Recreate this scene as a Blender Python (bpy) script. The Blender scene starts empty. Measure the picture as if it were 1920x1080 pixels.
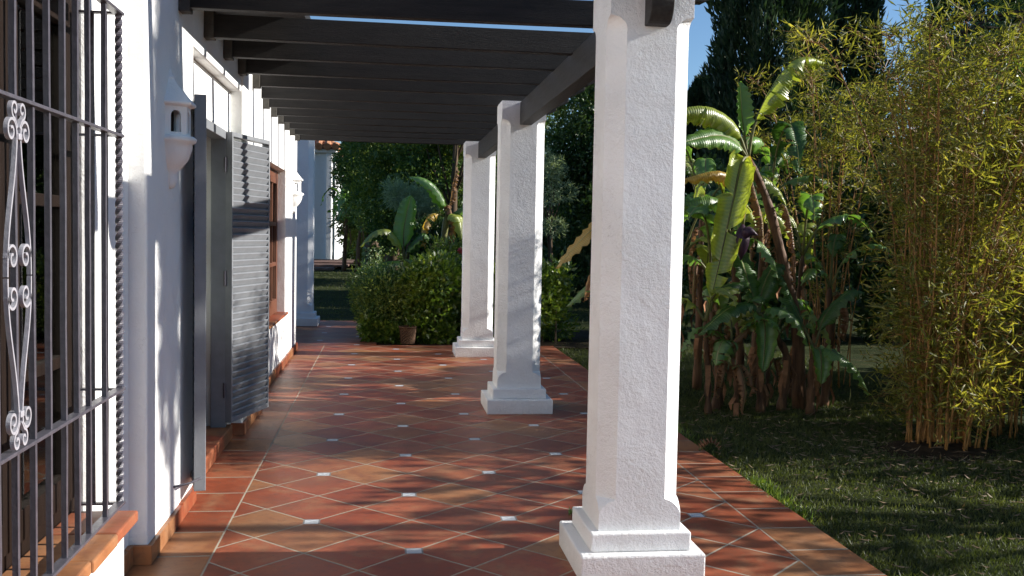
import bpy, math, random
import numpy as np
from mathutils import Vector, Matrix
C = bpy.context.scene.collection
random.seed(7); RNG = np.random.default_rng(7)
PI = math.pi
R = math.radians

# ------------------------------------------------------------------ materials
def newmat(name):
    m = bpy.data.materials.new(name); m.use_nodes = True
    nt = m.node_tree; nt.nodes.clear()
    out = nt.nodes.new('ShaderNodeOutputMaterial')
    return m, nt, out
def N(nt, t, **kw):
    n = nt.nodes.new(t)
    for k, v in kw.items():
        if k.startswith('i_'): n.inputs[k[2:].replace('_', ' ')].default_value = v
        else: setattr(n, k, v)
    return n
def L(nt, a, b): nt.links.new(a, b)
def math_(nt, op, a, b=None, c=None, clamp=False):
    n = nt.nodes.new('ShaderNodeMath'); n.operation = op; n.use_clamp = clamp
    for i, v in enumerate((a, b, c)):
        if v is None: continue
        if isinstance(v, (int, float)): n.inputs[i].default_value = v
        else: nt.links.new(v, n.inputs[i])
    return n.outputs[0]
def mixc(nt, f, a, b, mode='MIX'):
    n = nt.nodes.new('ShaderNodeMix'); n.data_type = 'RGBA'; n.blend_type = mode
    for i, v in ((0, f), (6, a), (7, b)):
        if isinstance(v, (int, float)): n.inputs[i].default_value = v
        elif isinstance(v, tuple): n.inputs[i].default_value = v if len(v) == 4 else (*v, 1)
        else: nt.links.new(v, n.inputs[i])
    return n.outputs[2]
def ramp(nt, fac, stops):
    n = nt.nodes.new('ShaderNodeValToRGB'); e = n.color_ramp.elements
    e[0].position, e[0].color = stops[0][0], (*stops[0][1], 1)
    e[1].position, e[1].color = stops[-1][0], (*stops[-1][1], 1)
    for p, c in stops[1:-1]:
        x = e.new(p); x.color = (*c, 1)
    nt.links.new(fac, n.inputs[0]); return n.outputs[0]
def noise(nt, vec, scale, detail=4, rough=.55, out=0):
    n = N(nt, 'ShaderNodeTexNoise'); n.inputs['Scale'].default_value = scale
    n.inputs['Detail'].default_value = detail; n.inputs['Roughness'].default_value = rough
    if vec is not None: nt.links.new(vec, n.inputs['Vector'])
    return n.outputs[out]
def objco(nt): return N(nt, 'ShaderNodeTexCoord').outputs['Object']
def worldpos(nt): return N(nt, 'ShaderNodeNewGeometry').outputs['Position']
def bump(nt, h, strength, dist, normal=None):
    b = N(nt, 'ShaderNodeBump'); b.inputs['Strength'].default_value = strength; b.inputs['Distance'].default_value = dist
    nt.links.new(h, b.inputs['Height'])
    if normal is not None: nt.links.new(normal, b.inputs['Normal'])
    return b.outputs[0]
def pbsdf(nt, out, col, rough, spec=.5, normal=None, metallic=0):
    p = N(nt, 'ShaderNodeBsdfPrincipled')
    for k, v in (('Base Color', col), ('Roughness', rough)):
        if isinstance(v, (int, float)): p.inputs[k].default_value = v
        elif isinstance(v, tuple): p.inputs[k].default_value = (*v, 1) if len(v) == 3 else v
        else: nt.links.new(v, p.inputs[k])
    p.inputs['Specular IOR Level'].default_value = spec; p.inputs['Metallic'].default_value = metallic
    if normal is not None: nt.links.new(normal, p.inputs['Normal'])
    nt.links.new(p.outputs[0], out.inputs[0]); return p

def ramp_f(nt, v, a, b):
    n = N(nt, 'ShaderNodeMapRange'); n.inputs['From Min'].default_value = a; n.inputs['From Max'].default_value = b
    L(nt, v, n.inputs['Value']); return n.outputs[0]
def stucco(name, col=(.84, .84, .82), coarse=1.0):
    m, nt, out = newmat(name); P = worldpos(nt)
    n1 = noise(nt, P, 2.2, 5, .6)
    c = ramp(nt, n1, [(.25, tuple(x*.93 for x in col)), (.6, col), (.9, tuple(min(1, x*1.03) for x in col))])
    n2 = noise(nt, P, 55, 6, .65); n3 = noise(nt, P, 9, 3, .5); n4 = noise(nt, P, 160, 3, .5)
    # faint grime near the ground
    s = N(nt, 'ShaderNodeSeparateXYZ'); L(nt, P, s.inputs[0])
    g = math_(nt, 'SUBTRACT', 1, math_(nt, 'MULTIPLY', s.outputs[2], 7), clamp=True)
    g = math_(nt, 'MULTIPLY', g, noise(nt, P, 14, 4, .7))
    g = math_(nt, 'MULTIPLY', g, .45)
    c = mixc(nt, g, c, (.42, .34, .27))
    h = math_(nt, 'ADD', math_(nt, 'MULTIPLY', n2, 1.0*coarse), math_(nt, 'ADD', math_(nt, 'MULTIPLY', n3, .9), math_(nt, 'MULTIPLY', n4, .4*coarse)))
    patch = ramp_f(nt, noise(nt, P, 3.1, 3, .5), .38, .62)
    h = math_(nt, 'MULTIPLY', h, math_(nt, 'ADD', math_(nt, 'MULTIPLY', patch, .75), .45))
    vo = N(nt, 'ShaderNodeTexVoronoi'); vo.feature = 'DISTANCE_TO_EDGE'; vo.inputs['Scale'].default_value = 1.3
    wp = N(nt, 'ShaderNodeVectorMath'); wp.operation = 'ADD'; L(nt, P, wp.inputs[0]); L(nt, noise(nt, P, 4, 4, .6, 1), wp.inputs[1]); L(nt, wp.outputs[0], vo.inputs['Vector'])
    crack = math_(nt, 'MULTIPLY', math_(nt, 'LESS_THAN', vo.outputs['Distance'], .0016), ramp_f(nt, noise(nt, P, 1.7, 2, .5), .5, .56))
    c = mixc(nt, math_(nt, 'MULTIPLY', crack, .35), c, (.45, .42, .38))
    pbsdf(nt, out, c, .75, .25, bump(nt, h, .75, .010))
    return m
M = {}
M['stucco'] = stucco('white stucco', coarse=.55)
M['stucco_rough'] = stucco('rough white stucco', (.85, .85, .84), 1.35)
M['stucco_far'] = stucco('far white stucco', (.74, .74, .74), 1.0)

def terracotta(name, mode):
    m, nt, out = newmat(name); P = worldpos(nt)
    s = N(nt, 'ShaderNodeSeparateXYZ'); L(nt, P, s.inputs[0]); X, Y, Z = s.outputs
    wob = noise(nt, P, 3.5, 2, .5)
    wob = math_(nt, 'MULTIPLY', math_(nt, 'SUBTRACT', wob, .5), .012)
    if mode == 'diag':
        D = .4933
        u0 = math_(nt, 'DIVIDE', math_(nt, 'SUBTRACT', X, .1455), D); v0 = math_(nt, 'DIVIDE', math_(nt, 'SUBTRACT', Y, 4.5197), D)
        a = math_(nt, 'ADD', math_(nt, 'MULTIPLY', math_(nt, 'ADD', u0, v0), 1.0), wob)
        b = math_(nt, 'SUBTRACT', math_(nt, 'MULTIPLY', math_(nt, 'SUBTRACT', v0, u0), 1.0), wob)
        # unit cell of a,b = two tile widths / lattice of inserts at even ints ; tile edges at integers
        def edge(q):
            f = math_(nt, 'FRACT', q)
            return math_(nt, 'MINIMUM', f, math_(nt, 'SUBTRACT', 1, f))
        dist = math_(nt, 'MINIMUM', edge(a), edge(b))             # x .3488 m
        cell = N(nt, 'ShaderNodeCombineXYZ'); L(nt, math_(nt, 'FLOOR', a), cell.inputs[0]); L(nt, math_(nt, 'FLOOR', b), cell.inputs[1])
        grout = math_(nt, 'LESS_THAN', dist, .0155)
        gsoft = math_(nt, 'MULTIPLY', dist, 30, clamp=True)
        # inserts: lattice points where u0,v0 integers with u0+v0 even
        def nd(q):                                               # distance to nearest integer, and the integer
            r = math_(nt, 'ROUND', q); return math_(nt, 'ABSOLUTE', math_(nt, 'SUBTRACT', q, r)), r
        du, ru = nd(u0); dv, rv = nd(v0)
        par = math_(nt, 'PINGPONG', math_(nt, 'ADD', ru, rv), 1)   # 0 even, 1 odd
        even = math_(nt, 'LESS_THAN', par, .5)
        cheb = math_(nt, 'MAXIMUM', du, dv)
        ins = math_(nt, 'MULTIPLY', even, math_(nt, 'LESS_THAN', cheb, .068))
        insb = math_(nt, 'MULTIPLY', even, math_(nt, 'LESS_THAN', cheb, .085))
    else:
        per = .352 if mode == 'right' else .36
        ax = Y
        q = math_(nt, 'ADD', math_(nt, 'DIVIDE', math_(nt, 'SUBTRACT', ax, .19), per), wob)
        f = math_(nt, 'FRACT', q); e = math_(nt, 'MINIMUM', f, math_(nt, 'SUBTRACT', 1, f))
        if mode == 'plain': e = math_(nt, 'ADD', e, 1)
        grout = math_(nt, 'LESS_THAN', e, .017)
        gsoft = math_(nt, 'MULTIPLY', e, 30, clamp=True)
        if mode == 'left':
            ge = math_(nt, 'ABSOLUTE', math_(nt, 'SUBTRACT', X, -.742))
        elif mode == 'right':
            ge = math_(nt, 'ABSOLUTE', math_(nt, 'SUBTRACT', X, 1.868))
        else: ge = math_(nt, 'ADD', X, 100)
        gl = math_(nt, 'LESS_THAN', ge, .0085)
        grout = math_(nt, 'MAXIMUM', grout, gl)
        gsoft = math_(nt, 'MINIMUM', gsoft, math_(nt, 'MULTIPLY', ge, 60, clamp=True))
        cell = N(nt, 'ShaderNodeCombineXYZ'); L(nt, math_(nt, 'FLOOR', q), cell.inputs[0]); cell.inputs[1].default_value = 3.3
        ins = insb = None
    wn = N(nt, 'ShaderNodeTexWhiteNoise'); wn.noise_dimensions = '3D'; L(nt, cell.outputs[0], wn.inputs[0])
    base = ramp(nt, wn.outputs[0], [(0, (.20, .048, .022)), (.3, (.29, .074, .034)), (.5, (.24, .058, .026)), (.66, (.35, .105, .052)), (.8, (.25, .090, .038)), (.9, (.29, .14, .062)), (1, (.36, .14, .055))])
    # mottling within a tile, offset per tile
    off = N(nt, 'ShaderNodeVectorMath'); off.operation = 'MULTIPLY_ADD'
    L(nt, wn.outputs[1], off.inputs[0]); off.inputs[1].default_value = (9, 9, 9); L(nt, P, off.inputs[2])
    n1 = noise(nt, off.outputs[0], 5.5, 5, .62); n2 = noise(nt, off.outputs[0], 28, 4, .6)
    base = mixc(nt, math_(nt, 'MULTIPLY', ramp_f(nt, n1, .5, .72), .7), base, (.33, .18, .095))
    base = mixc(nt, math_(nt, 'MULTIPLY', ramp_f(nt, n1, .48, .28), .65), base, (.14, .036, .018))
    base = mixc(nt, math_(nt, 'MULTIPLY', ramp_f(nt, n2, .52, .7), .4), base, (.12, .06, .04))
    big = noise(nt, P, .8, 3, .5)
    base = mixc(nt, math_(nt, 'MULTIPLY', ramp_f(nt, big, .5, .75), .3), base, (.26, .14, .08))
    film = noise(nt, P, 2.3, 6, .65)
    base = mixc(nt, math_(nt, 'MULTIPLY', ramp_f(nt, film, .5, .68), .45), base, (.13, .065, .04))
    # small dark specks
    sp = N(nt, 'ShaderNodeTexVoronoi'); sp.inputs['Scale'].default_value = 26; L(nt, P, sp.inputs['Vector'])
    speck = math_(nt, 'LESS_THAN', sp.outputs['Distance'], .07)
    base = mixc(nt, math_(nt, 'MULTIPLY', speck, .7), base, (.05, .03, .02))
    gcol = mixc(nt, noise(nt, P, 18, 4, .7), (.20, .175, .13), (.42, .37, .29))
    col = mixc(nt, grout, base, gcol)
    if ins is not None:
        col = mixc(nt, insb, col, (.20, .19, .18)); col = mixc(nt, ins, col, (.46, .48, .50))
    h = math_(nt, 'ADD', math_(nt, 'MULTIPLY', gsoft, .6), math_(nt, 'ADD', math_(nt, 'MULTIPLY', n1, .5), math_(nt, 'MULTIPLY', n2, .18)))
    rgh = mixc(nt, n1, (.30, .30, .30), (.55, .55, .55)); rgh = mixc(nt, grout, rgh, (.9, .9, .9))
    pbsdf(nt, out, col, rgh, .16, bump(nt, h, .5, .006))
    return m
M['floor'] = terracotta('diagonal terracotta', 'diag')
M['floor_l'] = terracotta('border terracotta left', 'left')
M['floor_r'] = terracotta('border terracotta right', 'right')
M['terra'] = terracotta('plain terracotta', 'plain')

def simple(name, col, rough=.6, spec=.4, var=.25, scale=8, bmp=0, bs=40, metallic=0, stretch=None):
    m, nt, out = newmat(name); P = worldpos(nt)
    if stretch:
        mp = N(nt, 'ShaderNodeMapping'); mp.inputs['Scale'].default_value = stretch; L(nt, P, mp.inputs['Vector']); P = mp.outputs[0]
    n1 = noise(nt, P, scale, 5, .6)
    c = ramp(nt, n1, [(.25, tuple(x*(1-var) for x in col)), (.75, tuple(min(1, x*(1+var)) for x in col))])
    nrm = bump(nt, noise(nt, P, bs, 4, .6), bmp, .004) if bmp else None
    pbsdf(nt, out, c, rough, spec, nrm, metallic); return m
M['beam'] = simple('dark stained timber', (.011, .0095, .008), .6, .3, .6, 6, .7, 40, stretch=(.7, 6, 8))
M['beam_y'] = simple('dark stained edge timber', (.028, .026, .024), .6, .3, .5, 6, .6, 40, stretch=(6, .7, 8))
M['beam_end'] = simple('weathered timber collar', (.075, .070, .06), .8, .2, .3, 20, .5, 60)
M['silver'] = simple('scroll iron in sunlit tone', (.34, .33, .36), .36, .6, .2, 30, .35, 120)  # lighter copy of the grille iron; sunlight on the scroll put into the colour
M['wood'] = simple('red brown window wood', (.13, .045, .022), .45, .5, .35, 9, .3, 50, stretch=(5, 5, .6))
M['wood_dark'] = simple('dark brown door wood', (.012, .007, .005), .6, .12, .35, 9, .3, 50, stretch=(5, 5, .6))
M['shutter'] = simple('dark grey shutter paint', (.20, .21, .225), .42, .5, .12, 12, .2, 60)
M['iron'] = simple('grey painted iron', (.075, .07, .085), .34, .7, .3, 30, .35, 120)
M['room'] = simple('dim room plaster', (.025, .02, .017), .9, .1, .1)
M['curtain'] = simple('pale curtain cloth', (.45, .42, .36), .9, .1, .15, 12, stretch=(12, 12, .4))
M['rooftile'] = simple('barrel roof tile', (.42, .20, .11), .8, .2, .55, 3, .5, 30)
M['sidestone'] = simple('step brick', (.16, .10, .08), .8, .2, .35, 4, .4, 30)
M['bark'] = simple('bark', (.10, .07, .045), .9, .15, .45, 14, .9, 30, stretch=(3, 3, .6))
M['bark_dark'] = simple('dark bark', (.05, .035, .025), .9, .15, .45, 14, .9, 30, stretch=(3, 3, .6))
M['basket'] = simple('brown wicker', (.10, .055, .03), .8, .2, .5, 40, .8, 90)
M['soil'] = simple('dry leaf soil', (.035, .024, .014), .95, .1, .5, 12, .9, 40)
M['lamp_inside'] = simple('dark lamp inside', (.03, .02, .015), .9, .1)  # dark brown for the plate behind the lantern openings
def curtain_glass():
    m, nt, out = newmat('window glass')
    fr = N(nt, 'ShaderNodeFresnel'); fr.inputs['IOR'].default_value = 1.6
    g = N(nt, 'ShaderNodeBsdfGlossy'); g.inputs['Roughness'].default_value = .015
    t = N(nt, 'ShaderNodeBsdfTransparent'); t.inputs[0].default_value = (.75, .80, .78, 1)
    mx = N(nt, 'ShaderNodeMixShader'); L(nt, fr.outputs[0], mx.inputs[0]); L(nt, t.outputs[0], mx.inputs[1]); L(nt, g.outputs[0], mx.inputs[2])
    L(nt, mx.outputs[0], out.inputs[0]); return m
M['glass'] = curtain_glass()

def leafmat(name, cols, trans=.35, rough=.45, gloss=.10, scale=.9, fine=14):
    """cols: (dark, mid, light) leaf colours; varies per clump and per leaf"""
    m, nt, out = newmat(name); P = worldpos(nt)
    n1 = noise(nt, P, scale, 3, .6); n2 = noise(nt, P, fine, 2, .5)
    f = math_(nt, 'ADD', math_(nt, 'MULTIPLY', n1, .45), math_(nt, 'MULTIPLY', n2, .55))
    c = ramp(nt, f, [(.33, cols[0]), (.5, cols[1]), (.66, cols[2])])
    d = N(nt, 'ShaderNodeBsdfDiffuse'); L(nt, c, d.inputs[0])
    t = N(nt, 'ShaderNodeBsdfTranslucent')
    ct = mixc(nt, 1.0, c, (1.0, 1.0, .45), 'MULTIPLY'); ct = mixc(nt, 1.0, ct, (1.5, 1.5, 1.5), 'MULTIPLY'); L(nt, ct, t.inputs[0])
    mx = N(nt, 'ShaderNodeMixShader'); mx.inputs[0].default_value = trans; L(nt, d.outputs[0], mx.inputs[1]); L(nt, t.outputs[0], mx.inputs[2])
    g = N(nt, 'ShaderNodeBsdfGlossy'); g.inputs['Roughness'].default_value = rough
    m2 = N(nt, 'ShaderNodeMixShader'); m2.inputs[0].default_value = gloss; L(nt, mx.outputs[0], m2.inputs[1]); L(nt, g.outputs[0], m2.inputs[2])
    L(nt, m2.outputs[0], out.inputs[0]); return m
M['lf_hedge'] = leafmat('hedge leaf', ((.03, .07, .010), (.10, .17, .022), (.30, .35, .045)), .35, .35, .06)
M['lf_dark'] = leafmat('dark evergreen leaf', ((.015, .042, .015), (.045, .09, .025), (.13, .19, .04)), .25, .4, .04)
M['lf_acacia'] = leafmat('acacia leaf', ((.02, .06, .02), (.075, .145, .038), (.32, .36, .06)), .3, .4, .04)
M['lf_olive'] = leafmat('yellow green leaf', ((.08, .11, .02), (.20, .23, .04), (.40, .36, .08)), .35, .4, .05)
M['lf_silver'] = leafmat('silver green leaf', ((.16, .22, .13), (.26, .34, .19), (.40, .47, .26)), .25, .5, .05)
M['lf_cypress'] = leafmat('cypress spray', ((.010, .028, .014), (.024, .052, .022), (.055, .085, .03)), .15, .5, .03)
M['lf_bamboo'] = leafmat('bamboo leaf', ((.045, .06, .010), (.165, .17, .026), (.46, .40, .08)), .5, .5, .04, 1.2, 22)
M['lf_flower'] = leafmat('red petal', ((.5, .02, .02), (.6, .03, .03), (.7, .05, .05)), .2)
M['grassblade'] = leafmat('grass blade', ((.03, .045, .010), (.06, .08, .016), (.115, .13, .035)), .35, .5, .04)
M['litter'] = leafmat('dry fallen leaf', ((.09, .06, .035), (.17, .12, .07), (.30, .24, .15)), .15, .6, .03)
M['culm'] = simple('golden bamboo culm', (.30, .15, .042), .5, .3, .8, 5, 0, 40, stretch=(5, 5, 2.5))
M['pseudo'] = simple('banana stem sheath', (.12, .062, .03), .65, .3, .9, 3.5, .7, 40, stretch=(6, 6, 1))
M['pseudo_green'] = simple('green banana stem', (.13, .13, .04), .55, .35, .5, 3.5, .5, 40, stretch=(6, 6, 1))

def bananamat(name, a, b, edge, trans=.45, gloss=.1):
    m, nt, out = newmat(name)
    uv = N(nt, 'ShaderNodeUVMap').outputs[0]
    s = N(nt, 'ShaderNodeSeparateXYZ'); L(nt, uv, s.inputs[0])
    P = worldpos(nt)
    w = N(nt, 'ShaderNodeTexWave'); w.inputs['Scale'].default_value = 16; w.inputs['Distortion'].default_value = 1.2; w.bands_direction = 'X'; L(nt, uv, w.inputs[0])
    n1 = noise(nt, P, 5, 4, .6)
    c = mixc(nt, n1, a, b)
    c = mixc(nt, math_(nt, 'MULTIPLY', w.outputs['Fac'], .22), c, tuple(x*1.5 for x in b))
    v = math_(nt, 'ABSOLUTE', s.outputs[1])
    e = math_(nt, 'ADD', v, math_(nt, 'MULTIPLY', math_(nt, 'SUBTRACT', noise(nt, P, 9, 4, .7), .5), .9))
    c = mixc(nt, ramp_f(nt, e, .98, 1.12), c, edge)
    rib = math_(nt, 'LESS_THAN', v, .05)
    c = mixc(nt, rib, c, (.40, .38, .14))
    d = N(nt, 'ShaderNodeBsdfDiffuse'); L(nt, c, d.inputs[0])
    t = N(nt, 'ShaderNodeBsdfTranslucent'); ct = mixc(nt, 1.0, c, (1.5, 1.5, .8), 'MULTIPLY'); L(nt, ct, t.inputs[0])
    nb = bump(nt, w.outputs['Fac'], .35, .01)
    L(nt, nb, d.inputs['Normal'])
    mx = N(nt, 'ShaderNodeMixShader'); mx.inputs[0].default_value = trans; L(nt, d.outputs[0], mx.inputs[1]); L(nt, t.outputs[0], mx.inputs[2])
    g = N(nt, 'ShaderNodeBsdfGlossy'); g.inputs['Roughness'].default_value = .35; L(nt, nb, g.inputs['Normal'])
    m2 = N(nt, 'ShaderNodeMixShader'); m2.inputs[0].default_value = gloss; L(nt, mx.outputs[0], m2.inputs[1]); L(nt, g.outputs[0], m2.inputs[2])
    L(nt, m2.outputs[0], out.inputs[0]); return m
M['bl_green'] = bananamat('green banana leaf', (.08, .19, .03), (.16, .30, .045), (.22, .14, .04))
M['bl_dark'] = bananamat('deep green banana leaf', (.028, .085, .015), (.065, .14, .022), (.12, .12, .03), .3, .05)
M['bl_yellow'] = bananamat('yellow green banana leaf', (.20, .28, .03), (.36, .40, .05), (.38, .20, .05))
M['bl_orange'] = bananamat('yellow orange banana leaf', (.42, .26, .03), (.55, .36, .05), (.30, .12, .04))
M['bl_brown'] = bananamat('dead brown banana leaf', (.20, .09, .04), (.30, .17, .09), (.10, .05, .03), .3, .03)
M['bud'] = simple('purple banana flower', (.05, .02, .04), .5, .4, .3)

def grassground():
    m, nt, out = newmat('lawn'); P = worldpos(nt)
    n1 = noise(nt, P, .7, 4, .6); n2 = noise(nt, P, 30, 5, .7); n3 = noise(nt, P, 5, 4, .6)
    c = ramp(nt, n1, [(.3, (.022, .032, .009)), (.55, (.038, .050, .013)), (.75, (.065, .07, .024))])
    c = mixc(nt, ramp_f(nt, n2, .35, .7), c, (.025, .032, .010))
    c = mixc(nt, math_(nt, 'MULTIPLY', ramp_f(nt, n3, .55, .75), .5), c, (.13, .10, .05))
    pbsdf(nt, out, c, .95, .1, bump(nt, n2, .9, .03)); return m
M['lawn'] = grassground()

# ------------------------------------------------------------------ mesh helpers
class MB:
    def __init__(s): s.v = []; s.f = []; s.mi = []; s.uv = None
    def add(s, vs, fs, mi=0):
        o = len(s.v); s.v += [tuple(v) for v in vs]; s.f += [tuple(i+o for i in f) for f in fs]; s.mi += [mi]*len(fs); return s
    def box(s, x0, x1, y0, y1, z0, z1, mi=0, M_=None):
        vs = [(x, y, z) for x in (x0, x1) for y in (y0, y1) for z in (z0, z1)]
        if M_ is not None: vs = [tuple(M_ @ Vector(v)) for v in vs]
        return s.add(vs, [(0, 1, 3, 2), (4, 6, 7, 5), (0, 4, 5, 1), (2, 3, 7, 6), (0, 2, 6, 4), (1, 5, 7, 3)], mi)
    def tube(s, pts, rad, n=8, cap=True, mi=0, twist=0, prof=None):
        """sweep a polygon along pts; rad scalar or list; prof: list of (a,b) section offsets"""
        pts = [Vector(p) for p in pts]; k = len(pts)
        if not hasattr(rad, '__len__'): rad = [rad]*k
        t0 = (pts[1]-pts[0]).normalized()
        up = Vector((0, 0, 1)) if abs(t0.z) < .9 else Vector((0, 1, 0))
        a = t0.cross(up).normalized(); rings = []
        for i in range(k):
            t = ((pts[min(i+1, k-1)]-pts[max(i-1, 0)])).normalized()
            a = (a - t*a.dot(t)).normalized(); b = t.cross(a)
            ring = []
            tw = twist*i
            if prof is None:
                for j in range(n):
                    q = 2*PI*j/n + tw; ring.append(pts[i]+(a*math.cos(q)+b*math.sin(q))*rad[i])
            else:
                ct, st = math.cos(tw), math.sin(tw)
                for (p, q) in prof: ring.append(pts[i]+(a*(p*ct-q*st)+b*(p*st+q*ct))*rad[i])
            rings.append(ring)
        m = len(rings[0]); vs = [v for r in rings for v in r]; fs = []
        for i in range(k-1):
            for j in range(m):
                fs.append((i*m+j, i*m+(j+1) % m, (i+1)*m+(j+1) % m, (i+1)*m+j))
        if cap: fs.append(tuple(range(m))[::-1]); fs.append(tuple((k-1)*m+j for j in range(m)))
        return s.add(vs, fs, mi)
    def build(s, name, mat, parent=None, smooth=False, bevel=0, fix=True):
        me = bpy.data.meshes.new(name); me.from_pydata(s.v, [], s.f)
        mats = mat if isinstance(mat, (list, tuple)) else [mat]
        for m in mats: me.materials.append(m)
        if len(mats) > 1: me.polygons.foreach_set('material_index', s.mi)
        if s.uv is not None:
            ul = me.uv_layers.new(name='UVMap'); li = np.zeros(len(me.loops), dtype=np.int32); me.loops.foreach_get('vertex_index', li)
            ul.data.foreach_set('uv', np.array(s.uv, dtype=np.float32)[li].ravel())
        if fix:
            import bmesh
            bm = bmesh.new(); bm.from_mesh(me); bmesh.ops.recalc_face_normals(bm, faces=bm.faces); bm.to_mesh(me); bm.free()
        if smooth: me.polygons.foreach_set('use_smooth', [True]*len(me.polygons))
        me.update()
        o = bpy.data.objects.new(name, me); C.objects.link(o)
        if parent: 
            o.parent = parent; o.matrix_parent_inverse = parent_inv(parent)
        if bevel:
            b = o.modifiers.new('bevel', 'BEVEL'); b.width = bevel; b.segments = 2; b.limit_method = 'ANGLE'
        return o
def parent_inv(p):
    m = Matrix.LocRotScale(p.location, p.rotation_euler, p.scale)
    return m.inverted()
def tag(o, label, cat, group=None, kind=None):
    if label: o['label'] = label
    if cat: o['category'] = cat
    if group: o['group'] = group
    if kind: o['kind'] = kind
    return o
def struct(o): o['kind'] = 'structure'; return o
def empty(name, loc, label, cat, group=None):
    o = bpy.data.objects.new(name, None); C.objects.link(o); o.location = loc; o.empty_display_size = .1
    return tag(o, label, cat, group)
def copy_tree(o, loc, rz=0, scale=1, label=None):
    c = o.copy(); C.objects.link(c); c.location = loc; c.rotation_euler = (0, 0, rz); c.scale = (scale,)*3
    if label: c['label'] = label
    for ch in o.children:
        d = ch.copy(); C.objects.link(d); d.parent = c
        for g in ch.children:
            e = g.copy(); C.objects.link(e); e.parent = d
    return c

def quads_np(name, pos, dirs, sides, length, width, mat, parent=None, fold=.0, kind3=False):
    """leaf cloud: each leaf a kite of 4 verts (two faces folded on the rib)"""
    n = len(pos); length = np.broadcast_to(length, (n,))[:, None]; width = np.broadcast_to(width, (n,))[:, None]
    nrm = np.cross(dirs, sides)
    base = pos; mid = pos+dirs*length*.45
    tip = pos+dirs*length-nrm*length*.12
    l = mid+sides*width*.5+nrm*width*fold; r = mid-sides*width*.5+nrm*width*fold
    v = np.stack([base, r, tip, l], 1).reshape(-1, 3).astype(np.float32)
    me = bpy.data.meshes.new(name); me.vertices.add(4*n); me.vertices.foreach_set('co', v.ravel())
    i = np.arange(n)*4
    f = np.stack([i, i+1, i+2, i, i+2, i+3], 1).ravel().astype(np.int32)
    me.loops.add(6*n); me.loops.foreach_set('vertex_index', f)
    me.polygons.add(2*n); me.polygons.foreach_set('loop_start', np.arange(2*n, dtype=np.int32)*3)
    me.polygons.foreach_set('loop_total', np.full(2*n, 3, dtype=np.int32))
    me.materials.append(mat); me.update(calc_edges=True)
    o = bpy.data.objects.new(name, me); C.objects.link(o)
    if parent: o.parent = parent; o.matrix_parent_inverse = parent_inv(parent)
    return o
def unit(a): return a/np.maximum(np.linalg.norm(a, axis=-1, keepdims=True), 1e-9)
def rand_dirs(n, bias=(0, 0, 0)):
    return unit(RNG.normal(size=(n, 3))+np.array(bias))
def side_of(d):
    r = RNG.normal(size=d.shape); return unit(np.cross(d, r))

# ------------------------------------------------------------------ camera
cam = bpy.data.cameras.new('camera'); co = bpy.data.objects.new('camera', cam); C.objects.link(co)
def camrot(yaw, pitch, roll):
    cy, sy, cp, sp = math.cos(yaw), math.sin(yaw), math.cos(pitch), math.sin(pitch)
    f = Vector((sy*cp, cy*cp, -sp)); r = Vector((cy, -sy, 0)); d = f.cross(r)
    c, s = math.cos(roll), math.sin(roll)
    r2 = r*c-d*s; d2 = r*s+d*c
    return Matrix(((r2.x, -d2.x, -f.x), (r2.y, -d2.y, -f.y), (r2.z, -d2.z, -f.z)))
co.rotation_euler = camrot(.12586, .05429, .01871).to_euler(); co.location = (0, 0, 1.450)
cam.sensor_width = 36; cam.lens = 36*1886.236/1920; cam.clip_end = 2000; cam.clip_start = .05
bpy.context.scene.camera = co

# ------------------------------------------------------------------ light
SUN_EL, SUN_T = R(23.5), R(2.4)        # sun in +X, a touch towards the camera (-Y)
sd = Vector((math.cos(SUN_EL)*math.cos(SUN_T), -math.cos(SUN_EL)*math.sin(SUN_T), math.sin(SUN_EL)))
sun = bpy.data.lights.new('sun', 'SUN'); sun.energy = 5.0; sun.angle = R(.53); sun.color = (1, .95, .88)
so = bpy.data.objects.new('sun', sun); C.objects.link(so); so.rotation_euler = sd.to_track_quat('Z', 'Y').to_euler()
w = bpy.data.worlds.new('World'); bpy.context.scene.world = w; w.use_nodes = True
nt = w.node_tree; nt.nodes.clear()
sky = nt.nodes.new('ShaderNodeTexSky'); sky.sky_type = 'NISHITA'; sky.sun_disc = False; sky.sun_elevation = SUN_EL
sky.sun_rotation = math.atan2(sd.x, sd.y); sky.air_density = 1.0; sky.dust_density = 0; sky.ozone_density = 5.0
bg = nt.nodes.new('ShaderNodeBackground'); bg.inputs[1].default_value = .078
ow = nt.nodes.new('ShaderNodeOutputWorld'); nt.links.new(sky.outputs[0], bg.inputs[0]); nt.links.new(bg.outputs[0], ow.inputs[0])
vs = bpy.context.scene.view_settings; vs.view_transform = 'Standard'; vs.look = 'None'; vs.gamma = 1; vs.exposure = 0.85

# ------------------------------------------------------------------ ground
g = MB(); g.add([(-300, -300, -.045), (300, -300, -.045), (300, 300, -.045), (-300, 300, -.045)], [(0, 1, 2, 3)])
struct(g.build('lawn', M['lawn'], fix=False))
def slab(name, x0, x1, y0, y1, mat, z=0):
    return struct(MB().box(x0, x1, y0, y1, -.09, z).build(name, mat))
slab('terrace_floor', -.742, 1.868, -3.0, 12.83, M['floor'])
slab('terrace_edge_paving', 1.868, 2.172, -3.0, 12.83, M['floor_r'])
slab('terrace_wall_paving', -1.15, -.742, -3.0, 12.83, M['floor_l'])
slab('rear_paving', -6, -.10, 12.83, 16.35, M['floor'], -.004)
slab('planting_bed_soil', -.10, 3.4, 12.83, 15.2, M['soil'], -.02)
for i, (y0, z) in enumerate(((38.6, .03), (39.6, .09), (40.6, .15))):
    pass
st = empty('garden_steps', (-3.0, 39, -.045), 'low brick garden steps in front of the white far house', 'steps')
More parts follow.
